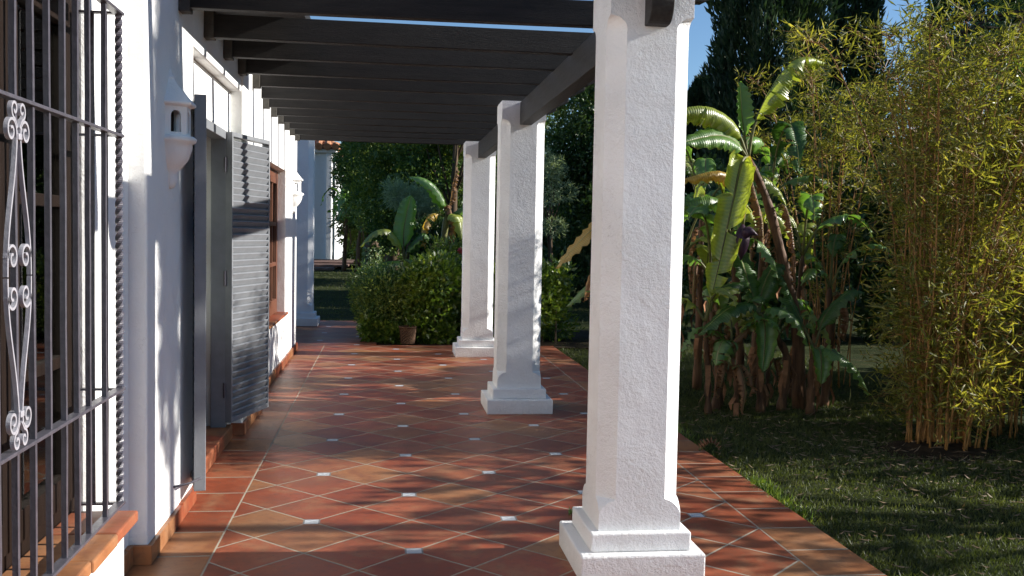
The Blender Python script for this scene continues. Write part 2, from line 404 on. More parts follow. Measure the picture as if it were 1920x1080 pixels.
for i, (y0, x1, z) in enumerate(((37.5, -1.9, .05), (38.8, -1.4, .13), (40.2, .6, .19))):
    MB().box(-7, x1, y0, 44, -.045 if i == 0 else z-.08+.001*i, z).build('step', M['sidestone'], st, bevel=.02)

# ------------------------------------------------------------------ house
house = empty('house', (-1.0, 5, 0), 'white stucco house wall along the terrace with shuttered door and windows', 'house')
W = M['stucco']
def shape_wall():
    """walls as closed boxes butted end to end; each plane jogs as in the photograph"""
    b = MB(); B = -1.35; T = 3.15; XA, XB, XC, XN = -1.0, -.985, -1.062, -1.07
    b.box(B, XB, 7.19, 8.20, 0, T)
    b.box(B, XC, 8.20, 9.40, 0, T); b.box(B, XC, 11.05, 12.35, 0, T); b.box(B, XC, 9.40, 11.05, 0, .53); b.box(B, XC, 9.40, 11.05, 2.066, T)
    b.box(B, XA, 4.42, 5.45, 0, T)
    b.box(B, XA, 5.45, 7.19, 2.39, T); b.box(B, XN, 5.45, 7.19, 2.10, 2.39)
    b.box(B, XN, 5.45, 5.66, 0, 2.10); b.box(B, XN, 7.00, 7.19, 0, 2.10)
    b.box(B, -1.075, 3.80, 4.42, 0, T); b.box(B, -1.075, -3, 1.2, 0, T); b.box(B, -1.075, 1.2, 3.80, 2.30, T); b.box(B, -1.075, 1.2, 3.80, 0, .39)
    b.box(-1.075, -.905, .6, 3.655, 0, .388)
    return b
shape_wall().build('wall', W, house, bevel=.012)
# rest of the building: side, back, ceiling, floor and parapet
b = MB(); b.box(-8, -1.35, 12.05, 12.35, 0, 3.15); b.box(-8, -7.7, -3, 12.05, 0, 3.15); b.box(-7.7, -1.35, -3, -2.7, 0, 3.15)
b.build('rear_wall', W, house)
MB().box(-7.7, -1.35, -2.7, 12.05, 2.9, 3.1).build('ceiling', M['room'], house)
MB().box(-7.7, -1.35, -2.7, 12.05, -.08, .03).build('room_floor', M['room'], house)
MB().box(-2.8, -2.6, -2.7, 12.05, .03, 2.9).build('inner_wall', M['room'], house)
# roof with a deep eave over the door, out of sight above the pergola rafters
rb = MB()
for y0 in np.arange(-3.2, 12.5, .23):
    pts = [(-.62 if 4.95 < y0 < 7.6 else -1.02, y0+.11, 3.17 if not 4.95 < y0 < 7.6 else 3.02), (-4.5, y0+.11, 4.45)]
    rb.tube(pts, .12, 8)
rb.build('roof_tiles', M['rooftile'], house)
MB().box(-1.0, -.47, 4.95, 7.45, 2.66, 2.74).build('eave', M['beam'], house)
rr = MB(); rr.add([(-1.02, -3.2, 3.16), (-1.02, 12.5, 3.16), (-4.5, 12.5, 4.4), (-4.5, -3.2, 4.4), (-8.0, 12.5, 3.16), (-8.0, -3.2, 3.16)], [(0, 1, 2, 3), (3, 2, 4, 5)]); rr.build('roof', M['rooftile'], house)
# terracotta skirting, one run per stretch of wall
def skirt(x, y0, y1, h=.085, t=.022, end=None):
    b = MB(); y = y0
    while y < y1-.02:
        e = min(y+.33, y1); b.box(x-.004, x+t+random.uniform(-.003, .003), y, e-.0006, .001, h+random.uniform(-.006, .006)); y = e
    if end: b.box(end, x+t, y0-.022, y0-.0006, .001, h)
    b.build('skirting', M['terra'], house, bevel=.003)
skirt(-1.0, 4.419, 5.448, end=-1.073); skirt(-.985, 7.188, 8.2, end=-1.06); skirt(-1.062, 8.202, 12.36); skirt(-1.075, 3.67, 4.396)
# door: step, frame, leaf
MB().box(-1.34, -1.030, 5.68, 7.06, .001, .10).build('door_step', M['terra'], house, bevel=.008)
d = MB().box(-1.16, -1.062, 5.66, 5.72, .10, 2.098).box(-1.16, -1.062, 6.935, 6.999, .10, 2.098).box(-1.16, -1.062, 5.72, 6.935, 2.04, 2.098)
door = d.build('door', M['shutter'], house, bevel=.004)
d = MB()
for y0, y1 in ((5.70, 6.34), (6.35, 6.99)):
    d.box(-1.33, -1.28, y0, y0+.09, .11, 2.04).box(-1.33, -1.28, y1-.09, y1, .11, 2.04).box(-1.33, -1.28, y0+.09, y1-.09, .11, .8).box(-1.33, -1.28, y0+.09, y1-.09, 1.95, 2.04)
d.build('door_leaf', M['wood_dark'], door, bevel=.004)
MB().box(-1.308, -1.302, 5.79, 6.90, .79, 1.96).build('pane', M['glass'], door)
MB().box(-1.275, -1.262, 6.42, 6.44, 1.02, 1.20).build('handle', M['iron'], door)
cb = MB(); n = 60
vsx = [( -1.42+.02*math.sin(i*1.3), 5.68+i*1.33/n, z) for i in range(n+1) for z in (.12, 2.0)]
cb.add(vsx, [(2*i, 2*i+2, 2*i+3, 2*i+1) for i in range(n)]); cb.build('curtain', M['curtain'], door, smooth=True, fix=False)
# far window: y 9.40..11.05, z .55..2.06
wf = MB().box(-1.21, -1.15, 9.41, 9.48, .56, 2.056).box(-1.21, -1.15, 10.97, 11.04, .56, 2.056).box(-1.21, -1.15, 9.48, 10.97, 1.985, 2.056).box(-1.21, -1.15, 9.48, 10.97, .56, .63)
win = wf.build('window', M['wood'], house, bevel=.004)
fb = MB()
for k in range(2):
    y0 = 9.48+k*.746; y1 = y0+.743
    fb.box(-1.20, -1.145, y0, y0+.06, .63, 1.985).box(-1.20, -1.145, y1-.06, y1, .63, 1.985).box(-1.20, -1.145, y0+.06, y1-.06, 1.925, 1.985).box(-1.20, -1.145, y0+.06, y1-.06, .63, .71)
    fb.box(-1.19, -1.155, (y0+y1)/2-.016, (y0+y1)/2+.016, .71, 1.925)
    for z in (1.08, 1.50): fb.box(-1.188, -1.150, y0+.06, y1-.06, z-.02, z+.02)
fb.build('sash', M['wood'], win, bevel=.003)
MB().box(-1.178, -1.172, 9.52, 10.93, .69, 1.95).build('pane', M['glass'], win)
MB().box(-1.33, -1.035, 9.37, 11.08, .532, .558).build('sill', M['terra'], win, bevel=.006)
cb = MB()
vsx = [(-1.27+.02*math.sin(i*1.1), 10.35+i*.62/30, z) for i in range(31) for z in (.65, 1.98)]
cb.add(vsx, [(2*i, 2*i+2, 2*i+3, 2*i+1) for i in range(30)]); cb.build('curtain', M['curtain'], win, smooth=True, fix=False)
# near window behind the grille
wf = MB().box(-1.16, -1.10, 3.72, 3.798, .41, 2.29).box(-1.16, -1.10, 1.21, 1.29, .41, 2.29).box(-1.16, -1.10, 1.29, 3.72, 2.21, 2.29).box(-1.16, -1.10, 1.29, 3.72, .41, .48)
win2 = wf.build('window', M['wood_dark'], house, bevel=.004)
fb = MB()
for k in range(4):
    y0 = 1.29+k*.607; y1 = y0+.605
    fb.box(-1.15, -1.09, y0, y0+.075, .48, 2.21).box(-1.15, -1.09, y1-.075, y1, .48, 2.21).box(-1.15, -1.09, y0+.075, y1-.075, 2.13, 2.21).box(-1.15, -1.09, y0+.075, y1-.075, .48, .58)
    for z in (.98, 1.53): fb.box(-1.14, -1.10, y0+.075, y1-.075, z-.02, z+.02)
fb.build('sash', M['wood_dark'], win2, bevel=.003)
MB().box(-1.125, -1.119, 1.33, 3.68, .52, 2.18).build('pane', M['glass'], win2)
sb = MB()
for k in range(12):
    y1 = 3.71-k*.285; sb.box(-1.10, -.872+random.uniform(-.006, .004), y1-.280, y1, .390, .432+random.uniform(-.002, .002))
sb.build('sill', M['terra'], win2, bevel=.007)
tb = MB().box(-1.075, -.86, 1.0, 3.66, 2.245, 2.285); tb.build('lintel_shelf', M['terra'], win2, bevel=.005)

# shutters
def shutter(hx, hy, fx, fy, z0, z1, label):
    h = Vector((hx, hy, 0)); f = Vector((fx, fy, 0)); ax = (f-h); wdt = ax.length; ax.normalize(); nr = Vector((-ax.y, ax.x, 0))
    Mx = Matrix(((ax.x, nr.x, 0, hx), (ax.y, nr.y, 0, hy), (0, 0, 1, 0), (0, 0, 0, 1)))
    t = .028; s = .018
    b = MB().box(0, s, -t, t, z0, z1, M_=Mx).box(wdt-s, wdt, -t, t, z0, z1, M_=Mx).box(s, wdt-s, -t, t, z1-.03, z1, M_=Mx).box(s, wdt-s, -t, t, z0, z0+.035, M_=Mx)
    sh = b.build('shutter', M['shutter'], house, bevel=.003); sh['label'] = label
    lb = MB(); z = z0+.035
    sgn = 1
    while z < z1-.06:
        # slanted slat across the leaf
        a = [(0, .002, z-.015), (0, .030, z+.0335), (0, .020, z+.0415), (0, -.008, z-.008)]
        vs_ = [Mx @ Vector((x, -y*slat_sign(hy), zz)) for x in (.012, wdt-.012) for (_, y, zz) in a]
        lb.add(vs_, [(0, 1, 2, 3), (7, 6, 5, 4), (0, 4, 5, 1), (1, 5, 6, 2), (2, 6, 7, 3), (3, 7, 4, 0)]); z += .0445
    lb.build('louvres', M['shutter'], sh)
    hb = MB()
    for z in (z0+.22, (z0+z1)/2, z1-.22): hb.tube([Mx @ Vector((-.006, .02, z-.05)), Mx @ Vector((-.006, .02, z+.05))], .009, 8)
    hb.build('hinge', M['iron'], sh)
    return sh
def slat_sign(hy): return 1 if hy > 6.5 else -1
shutter(-1.045, 6.93, -.868, 7.545, .135, 2.09, 'open far leaf of louvred door shutter catching the sun')
shutter(-1.050, 5.735, -.905, 5.115, .135, 2.10, 'open near leaf of louvred door shutter seen edge on')
MB().tube([(-1.0, 4.95, .20), (-.93, 5.0, .205), (-.90, 5.12, .20)], .006, 6).build('shutter_hook', M['iron'], house)

# ------------------------------------------------------------------ plaster wall lanterns
def lantern(y, label, WX=-1.0):
    e = empty('wall_lantern', (WX, y, 1.63), label, 'wall lamp', 'plaster wall lanterns')
    n = 6
    def ring(r, z, n=n, rot=PI/6): return [(WX+.0+max(-.02, r*math.cos(q)), y+r*math.sin(q), z) for q in [rot+2*PI*i/n for i in range(n)]]
    def lathe(prof, n=n, name='body', sm=False, rot=PI/6):
        b = MB(); rs = [ring(r, z, n, rot) for r, z in prof]; vs = [v for r in rs for v in r]; fs = []
        for i in range(len(rs)-1):
            for j in range(n): fs.append((i*n+j, i*n+(j+1) % n, (i+1)*n+(j+1) % n, (i+1)*n+j))
        fs.append(tuple(range(n))); fs.append(tuple((len(rs)-1)*n+j for j in range(n))); b.add(vs, fs)
        return b.build(name, M['stucco'], e, smooth=sm, bevel=0 if sm else .004)
    # cup underneath
    lathe([(.016, 1.63), (.028, 1.645), (.034, 1.675), (.030, 1.70), (.055, 1.725), (.085, 1.765), (.10, 1.81), (.102, 1.835), (.118, 1.845), (.122, 1.858), (.108, 1.87)], 20, 'cup', True, 0)
    # eight-sided body with arched openings
    b = MB(); r = .098; z0, z1 = 1.868, 2.005
    for i in range(n):
        q0 = PI/6+2*PI*i/n; q1 = q0+2*PI/n
        p0 = Vector((WX+r*math.cos(q0), y+r*math.sin(q0), 0)); p1 = Vector((WX+r*math.cos(q1), y+r*math.sin(q1), 0))
        if max(p0.x, p1.x) < WX-.001: continue
        m = (p0+p1)/2; inn = (Vector((WX, y, 0))-m).normalized(); ax = (p1-p0).normalized(); wd = (p1-p0).length
        hw = wd*.24; zs, za = z0+.018, z1-.045; arc = [(hw*math.cos(a), za+hw*1.1*math.sin(a)) for a in [PI*k/8 for k in range(9)]]
        def P(u, z, dd=0): return m+ax*u+inn*dd+Vector((0, 0, z))
        for dd in (0, .018):
            out_ = [P(-wd/2, z0, dd), P(wd/2, z0, dd), P(wd/2, z1, dd), P(-wd/2, z1, dd)]
            hole = [P(hw, zs, dd)]+[P(u, z, dd) for u, z in arc]+[P(-hw, zs, dd)]
            # fan of quads between hole and outline
            b.add([out_[0], out_[1], hole[0], hole[-1]], [(0, 1, 2, 3)])
            b.add([out_[1], out_[2], hole[1], hole[0]], [(0, 1, 2, 3)])
            b.add([out_[3], out_[0], hole[-1], hole[-2]], [(0, 1, 2, 3)])
            top = hole[1:-1]; k = len(top)
            tops = [P(wd/2*(1-2*j/(k-1)), z1, dd) for j in range(k)]
            for j in range(k-1): b.add([top[j], tops[j], tops[j+1], top[j+1]], [(0, 1, 2, 3)])
        h0 = [P(hw, zs)]+[P(u, z) for u, z in arc]+[P(-hw, zs)]; h1 = [v+inn*.018 for v in h0]; k = len(h0)
        for j in range(k): b.add([h0[j], h0[(j+1) % k], h1[(j+1) % k], h1[j]], [(0, 1, 2, 3)])
    b.build('body', M['stucco'], e, fix=False)
    MB().box(WX+.002, WX+.008, y-.05, y+.05, 1.88, 1.99).build('backplate', M['lamp_inside'], e)
    lathe([(.098, 2.003), (.124, 2.012), (.126, 2.022), (.112, 2.034), (.088, 2.058), (.062, 2.088), (.038, 2.115), (.026, 2.135), (.028, 2.142), (.018, 2.15), (.010, 2.165), (.004, 2.18)], 6, 'cap', False)
lantern(4.87, 'white plaster wall lantern beside the near shutter')
lantern(11.88, 'small distant white plaster lantern at the far end of the wall', -1.062)

# ------------------------------------------------------------------ window grille
gx = -.93; gy = 3.69; zb, zt = .458, 2.19
gr = empty('window_grille', (gx, 2.4, zb), 'grey wrought iron window grille with scrolls on the brick sill', 'window grille')
def rail(z, name='rail'):
    b = MB().box(gx-.016, gx+.016, 1.35, gy+.016, z-.005, z+.005); b.build(name, M['iron'], gr, bevel=.0015)
    b = MB().box(gx-.145, gx-.016, gy-.012, gy+.012, z-.004, z+.004); b.build(name, M['iron'], gr)
for z in (.462, .872, 1.765, 2.188): rail(z)
bars = [3.50, 3.315, 3.195, 3.07, 2.935, 2.805, 2.676, 2.55, 2.42, 2.27, 2.12, 1.97, 1.82, 1.67, 1.52]
def bar(x, y, z0=.458, z1=2.19, s=.0075):
    w = MB(); k = 10
    pts = [(x+random.uniform(-.0008, .0008), y+random.uniform(-.0012, .0012), z0+(z1-z0)*i/k) for i in range(k+1)]
    w.tube(pts, 1, prof=[(-s, -s), (s, -s), (s, s), (-s, s)]); return w.build('bar', M['iron'], gr)
for y in bars: bar(gx, y)
for x in (gx-.045, gx-.09): bar(x, gy, s=.0065)
tw = MB(); k = 260
tw.tube([(gx, gy, zb+(zt-zb)*i/k) for i in range(k+1)], 1, prof=[(-.0095, -.0095), (.0095, -.0095), (.0095, .0095), (-.0095, .0095)], twist=2*PI/18)
tw.build('twisted_post', M['iron'], gr)
# scroll panel: strips of flat iron bent in the plane X=gx+.004 round the bar y=2.71
def ribbon(pts, name='scroll', wdt=.011, t=.0035, x=gx+.012):
    b = MB(); P3 = [Vector((x, p[0], p[1])) for p in pts]
    vs_ = []; k = len(P3)
    for i in range(k):
        tt = (P3[min(i+1, k-1)]-P3[max(0, i-1)]).normalized(); nn = Vector((0, -tt.z, tt.y))
        for sx, sn in ((-1, -1), (1, -1), (1, 1), (-1, 1)): vs_.append(P3[i]+Vector((sx*wdt/2, 0, 0))+nn*sn*t)
    fs = []
    for i in range(k-1):
        for j in range(4): fs.append((i*4+j, i*4+(j+1) % 4, (i+1)*4+(j+1) % 4, (i+1)*4+j))
    fs += [(0, 1, 2, 3), tuple((k-1)*4+j for j in range(4))]
    b.add(vs_, fs); return b.build(name, M['silver'], gr)  # same iron as the bars, with sunlight painted into its tone
def spiral(cy, cz, r0, a0, turns, sgn, n=34):
    return [(cy+(r0*(1-.80*i/n))*math.cos(a0+sgn*2*PI*turns*i/n), cz+(r0*(1-.80*i/n))*math.sin(a0+sgn*2*PI*turns*i/n)) for i in range(n+1)]
yc = 2.668
def bez(p0, p1, p2, p3, n=18):
    return [tuple((1-t)**3*a+3*(1-t)**2*t*b_+3*(1-t)*t*t*c+t**3*d_ for a, b_, c, d_ in zip(p0, p1, p2, p3)) for t in [i/n for i in range(n+1)]]
for sg in (-1, 1):
    for zc, up in ((1.765, 1), (.872, -1)):
        # from the rail: small inward curl at the collar, larger curl outside, then a long tapering arm to the centre
        big = spiral(yc+sg*.048, zc-up*.085*1.0, .034, PI/2*0 + (0 if sg < 0 else PI), 1.35, -sg*up)
        arm = bez((yc+sg*.012, zc-up*.10), (yc+sg*.03, zc-up*.25), (yc+sg*.082, zc-up*.30), (yc+sg*.082, 1.318+up*.002))
        ribbon(list(reversed(big))+arm)
        c2 = spiral(yc+sg*.046, 1.318+up*.048, .036, 0 if sg > 0 else PI, 1.3, sg*up)
        ribbon(c2)
        sm = spiral(yc+sg*.026, zc-up*.03, .024, -up*PI/2, 1.2, sg*up)
        ribbon(list(reversed(sm))+[(yc+sg*.008, zc-up*.075)])
for z in (1.668, .969):
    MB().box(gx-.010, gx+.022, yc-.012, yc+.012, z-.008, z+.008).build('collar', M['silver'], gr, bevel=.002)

# ------------------------------------------------------------------ pergola columns
def column(cx, cy, h, label, s=.178):
    e = empty('stucco_column', (cx, cy, 0), label, 'column', 'white stucco columns')
    S = M['stucco_rough']
    b = MB().box(cx-.267, cx+.267, cy-.267, cy+.267, -.002, .116); b.build('plinth', S, e, bevel=.008)
    b = MB().box(cx-.217, cx+.217, cy-.217, cy+.217, .1165, .196); b.build('plinth_step', S, e, bevel=.007)
    # shaft: square foot and head, chamfer swelling in between with curved stops
    c = .072; zs = [.1965, .25]; cs = [0.0005, 0.0005]
    for i in range(9):
        t = i/8; zs.append(.255+.075*t); cs.append(c*(1-math.sqrt(max(0, 1-t*t)))*.5+c*.5*t*t if i else .001)
    cs[-1] = c
    for z in np.linspace(.36, h-.22, 9): zs.append(z); cs.append(c)
    for i in range(9):
        t = 1-i/8; zs.append(h-.20+.055*(1-t)); cs.append(max(.0008, c*math.sqrt(max(0, 1-(1-t)**2))))
    zs += [h-.13, h]; cs += [.0005, .0005]
    b = MB(); vs_ = []
    for z, q in zip(zs, cs):
        for (ax, ay) in ((-s+q, -s), (s-q, -s), (s, -s+q), (s, s-q), (s-q, s), (-s+q, s), (-s, s-q), (-s, -s+q)): vs_.append((cx+ax, cy+ay, z))
    n = len(zs); fs = [(i*8+j, i*8+(j+1) % 8, (i+1)*8+(j+1) % 8, (i+1)*8+j) for i in range(n-1) for j in range(8)]
    fs += [tuple(range(8)), tuple((n-1)*8+j for j in range(8))]; b.add(vs_, fs); b.build('shaft', S, e)
    return e
column(1.088, 4.300, 2.505, 'nearest white stucco column, large at the front of the terrace')
column(1.088, 8.205, 2.505, 'second white stucco column, in the middle of the terrace row')
column(1.088, 11.87, 2.505, 'third white stucco column, at the far end by the hedge')
column(-1.262, 15.57, 3.0, 'separate white column beyond the end of the house wall')
MB().box(-6, -.99, 15.40, 15.74, 3.001, 3.25).build('porch_beam', M['stucco'])
tag(bpy.data.objects['porch_beam'], 'white porch beam carried by the column beyond the house', 'beam')

# ------------------------------------------------------------------ pergola
pg = empty('pergola', (0, 8, 2.32), 'dark timber pergola of rafters on an edge beam over the terrace', 'pergola')
b = MB(); prof = [(12.45, 2.497), (12.45, 2.317), (4.085, 2.317)]
for i in range(1, 9):
    a = i/8*PI/2; prof.append((4.085-.075*math.sin(a), 2.317+.10*(1-math.cos(a))))
prof += [(4.0, 2.43), (4.0, 2.497)]
n = len(prof); b.add([(1.055, y, z) for y, z in prof]+[(1.15, y, z) for y, z in prof], [tuple(range(n)), tuple(range(n, 2*n))[::-1]]+[(i, (i+1) % n, n+(i+1) % n, n+i) for i in range(n)])
b.build('edge_beam', M['beam_y'], pg, bevel=.004)
ys = [3.79, 4.42, 5.065, 5.745, 6.41, 7.03, 7.66, 8.33, 8.93, 9.56, 10.17, 10.78, 11.38, 12.03]
for i, y in enumerate(ys):
    hgt = .127
    dz = {2: .008, 3: -.006}.get(i, random.uniform(-.003, .003)); tl = 0.02 if i == 3 else random.uniform(-.008, .008)
    b = MB(); x0, x1 = -.99 if y < 8.2 else -1.06, 1.50; k = 8; vs_ = []; sag = random.uniform(0, .006)
    for j in range(k+1):
        x = x0+(x1-x0)*j/k; z = 2.499+dz-sag*math.sin(PI*j/k)-(.009*j/k if i == 3 else 0); yy = y+tl*j/k+random.uniform(-.0015, .0015)
        if j == k: vs_ += [(x, yy-.0, z+.05), (x, yy+.066, z+.05), (x, yy+.066, z+hgt), (x, yy, z+hgt)]
        elif j == k-1: vs_ += [(x1-.10, yy, z), (x1-.10, yy+.066, z), (x1-.10, yy+.066, z+hgt), (x1-.10, yy, z+hgt)]
        else: vs_ += [(x, yy, z), (x, yy+.066, z), (x, yy+.066, z+hgt), (x, yy, z+hgt)]
    fs = [(j*4+q, j*4+(q+1) % 4, (j+1)*4+(q+1) % 4, (j+1)*4+q) for j in range(k) for q in range(4)]+[(0, 1, 2, 3), (k*4, k*4+1, k*4+2, k*4+3)]
    b.add(vs_, fs); r = b.build('rafter', M['beam'], pg, bevel=.004)
    wx = -.999 if y < 7.2 else (-.984 if y < 8.2 else -1.061); MB().box(wx, wx+.053, y-.010, y+.076, 2.487, 2.642).build('wall_collar', M['beam_end'], r, bevel=.004)

# ------------------------------------------------------------------ far house
fh = empty('far_house', (-6, 46, 0), 'distant white house with barrel tiled roof beyond the lawn', 'house')
MB().box(-10, -2.38, 45, 60, -.05, 4.8).build('wall', M['stucco_far'], fh, bevel=.03)
MB().box(-2.62, -2.36, 44.86, 45.12, -.05, 4.8).build('corner_pilaster', M['stucco_far'], fh, bevel=.03)
MB().box(-10.1, -2.16, 44.78, 60.1, 4.8, 4.98).build('cornice', M['stucco_far'], fh, bevel=.05)
b = MB()
for i in range(22):
    x = -2.2-i*.36
    top = min(i*.36, 3.8)+.15
    b.tube([(x, 44.62, 5.06), (x, 44.62+top, 5.06+top*.42)], .17, 8)
for i in range(40):
    y = 44.8+i*.36; top = min(3.8, i*.36+.2)
    b.tube([(-2.05, y, 5.06), (-2.05-top, y, 5.06+top*.42)], .17, 8)
b.build('roof_tiles', M['rooftile'], fh)
MB().add([(-10, 44.7, 5.0), (-2.1, 44.7, 5.0), (-6, 48.7, 6.6), (-10, 48.7, 6.6), (-2.1, 60, 5.0), (-6, 60, 6.6)], [(0, 1, 2, 3), (1, 4, 5, 2)]).build('roof', M['rooftile'], fh)

# ------------------------------------------------------------------ vegetation helpers
def blob_leaves(blobs, n, size, up=.0, aspect=.45, shell=.55, outward=1.0):
    """blobs: list of (centre, (rx,ry,rz)); returns pos, dirs, sides"""
    c = np.array([b[0] for b in blobs], float); r = np.array([b[1] for b in blobs], float)
    wgt = (r[:, 0]*r[:, 1]+r[:, 2]*r[:, 0]); idx = RNG.choice(len(blobs), n, p=wgt/wgt.sum())
    d = rand_dirs(n); rad = (shell+(1-shell)*RNG.random(n)**.6)[:, None]
    # holes and lumps
    ph = np.sin(d[:, 0]*7+idx)*np.sin(d[:, 1]*6+2*idx)*np.sin(d[:, 2]*7+3*idx)
    rad = rad*(1+.22*ph[:, None])
    pos = c[idx]+d*r[idx]*rad
    dr = unit(d*outward+RNG.normal(size=(n, 3))*.7+np.array((0, 0, up)))
    return pos, dr, side_of(dr)
def limbs(b, base, top, r, blobs, k=14):
    base = Vector(base); top = Vector(top)
    mid = base.lerp(top, .5)+Vector((random.uniform(-.1, .1), random.uniform(-.1, .1), 0))*(top-base).length*.3
    b.tube([base-Vector((0, 0, .08)), base.lerp(mid, .5), mid, top], [r*1.25, r, r*.8, r*.45], 8)
    for c, rr in random.sample(blobs, min(k, len(blobs))):
        s = base.lerp(top, random.uniform(.45, .95)); e = Vector(c); m = s.lerp(e, .5)+Vector((0, 0, -.08*(e-s).length))
        b.tube([s, m, e], [r*.35, r*.22, r*.07], 5)
def crown_blobs(c, R3, n, br):
    out = []
    for i in range(n):
        d = Vector(rand_dirs(1)[0]); q = random.uniform(.35, 1.0)
        p = Vector((c[0]+d.x*R3[0]*q, c[1]+d.y*R3[1]*q, c[2]+d.z*R3[2]*q)); s = br*random.uniform(.6, 1.3)
        out.append((tuple(p), (s, s, s*random.uniform(.6, .9))))
    return out
def tree(name, base, top, c, R3, nb, br, n, size, mat, label, cat, trunk=.14, group=None, up=.1, aspect=.45, bark='bark', parts=('trunk', 'crown')):
    e = empty(name, base, label, cat, group); bl = crown_blobs(c, R3, nb, br)
    b = MB(); limbs(b, base, top, trunk, bl); b.build(parts[0], M[bark], e, smooth=True)
    p, d, s = blob_leaves(bl, n, size, up); ln = size*RNG.uniform(.6, 1.3, n)
    quads_np(parts[1], p, d, s, ln, ln*aspect, M[mat], e, fold=.12)
    return e
def shrub(name, x0, x1, y0, y1, z0, z1, n, size, mat, label, cat='shrub', group=None, aspect=.5, nb=None, stems=10):
    """box-ish shrub or hedge made of overlapping leafy lumps on short stems"""
    e = empty(name, ((x0+x1)/2, (y0+y1)/2, z0), label, cat, group); bl = []
    nb = nb or int(8+10*(x1-x0)*(y1-y0))
    for i in range(nb):
        s = random.uniform(.20, .42)*min(1, (z1-z0)); z = random.uniform(z0+s*.6, z1-s*.8)
        bl.append(((random.uniform(x0+s*.6, x1-s*.6), random.uniform(y0+s*.6, y1-s*.6), z), (s, s, s)))
    b = MB()
    for i in range(stems):
        c = random.choice(bl)[0]; g0 = (c[0]+random.uniform(-.1, .1), c[1]+random.uniform(-.1, .1), z0-.05)
        b.tube([g0, (c[0], c[1], (z0+c[2])/2), c], [.016, .012, .005], 5)
    b.build('stems', M['bark'], e)
    p, d, s = blob_leaves(bl, n, size, .45, shell=.45); ln = size*RNG.uniform(.6, 1.3, n)
    p[:, 2] = np.maximum(p[:, 2], z0+.01)
    quads_np('foliage', p, d, s, ln, ln*aspect, M[mat], e, fold=.15)
    return e

# ------------------------------------------------------------------ bananas
def catmull(P, n):
    P = [Vector(p) for p in P]; P = [P[0]*2-P[1]]+P+[P[-1]*2-P[-2]]; out = []; segs = len(P)-3
    for i in range(n+1):
        u = i/n*segs; k = min(int(u), segs-1); t = u-k; a, b, c, d = P[k:k+4]
        out.append(.5*((2*b)+(c-a)*t+(2*a-5*b+4*c-d)*t*t+(3*b-a-3*c+d)*t**3))
    return out
def banana_leaf(parent, pts, width, mat, tears=.18, hang=.35, petiole=.18, name='leaf', roll=0., sidehint=None):
    n = 30; P = catmull(pts, n); b = MB(); b.uv = []
    ln = sum((P[i+1]-P[i]).length for i in range(n))
    fr = []
    for i in range(n+1):
        t = (P[min(i+1, n)]-P[max(i-1, 0)]).normalized()
        if sidehint is not None: s = Vector(sidehint)
        else:
            s = t.cross(Vector((0, 0, 1)))
            if s.length < .25: s = (P[n]-P[0]).cross(Vector((0, 0, 1)))
            if s.length < .01: s = Vector((1, 0, 0))
        s = (s-t*s.dot(t)).normalized(); nn = s.cross(t)
        s2 = s*math.cos(roll)+nn*math.sin(roll); n2 = nn*math.cos(roll)-s*math.sin(roll)
        fr.append((t, s2, n2))
    def wf(u):
        if u <= petiole: return 0.
        v = (u-petiole)/(1-petiole); return width*.5*min(1, (v*5.5)**.6)*max(0, 1-v**4.5)**.75
    m = 4
    for sg in (-1, 1):
        i = int(petiole*n)
        while i < n:
            k = 1
            while i+k < n and random.random() > tears: k += 1
            extra = random.uniform(-.25, .45)*min(1, tears*4); shr = random.uniform(.85, 1.0) if tears > .1 else 1
            o = len(b.v)
            for q in range(i, min(i+k, n)+1):
                u = q/n; t, s, nn = fr[q]; wd = wf(u)*shr
                pinch = ((q-i)/max(k, 1)-.5)*-.35*ln/n*k*(1 if tears > .1 else 0)
                for j in range(m+1):
                    v = j/m; ang = .45-(hang+extra)*v*1.6-.25*v*v
                    off = s*sg*math.cos(ang)*wd*v + nn*(math.sin(ang)*wd*v)
                    wave = .02*math.sin(q*1.9+sg)*v*v
                    b.v.append(tuple(P[q]+off+nn*wave+t*pinch*v)); b.uv.append((u, sg*v))
            kk = min(i+k, n)-i
            for q in range(kk):
                for j in range(m):
                    a = o+q*(m+1)+j; b.f.append((a, a+1, a+m+2, a+m+1)); b.mi.append(0)
            i += k
    o = b.build(name, mat, parent, smooth=True, fix=False)
    r = MB(); r.tube([P[i]-fr[i][2]*.004 for i in range(n+1)], [max(.0025, .016*(1-i/n)**.8*(width/.35)**.5) for i in range(n+1)], 6)
    r.build('midrib', M['pseudo_green'], o, smooth=True)
    return o
def pstem(parent, pts, r0, r1, mat='pseudo', name='stem'):
    P = catmull(pts, 14); b = MB()
    b.tube(P, [r0+(r1-r0)*i/14+.006*math.sin(i*2.1) for i in range(15)], 10); o = b.build(name, M[mat], parent, smooth=True)
    for i in range(4):                                        # ragged dry sheaths
        f = MB()
        k = random.randint(3, 12); a = random.uniform(0, 2*PI); d = Vector((math.cos(a), math.sin(a), 0)); w_ = Vector((-d.y, d.x, 0))*.022
        p = P[k]+d*r0*.95; q = p+d*.03+Vector((0, 0, -random.uniform(.10, .28))); mid_ = (p+q)/2+d*.03
        f.add([p-w_, p+w_, mid_-w_, mid_+w_, q-w_*.3, q+w_*.3], [(0, 1, 3, 2), (2, 3, 5, 4)])
        f.build('dry_sheath', M['bl_brown_s'], o, fix=False)
    return o
M['bl_brown_s'] = simple('dry sheath', (.26, .13, .065), .8, .15, .5, 12)
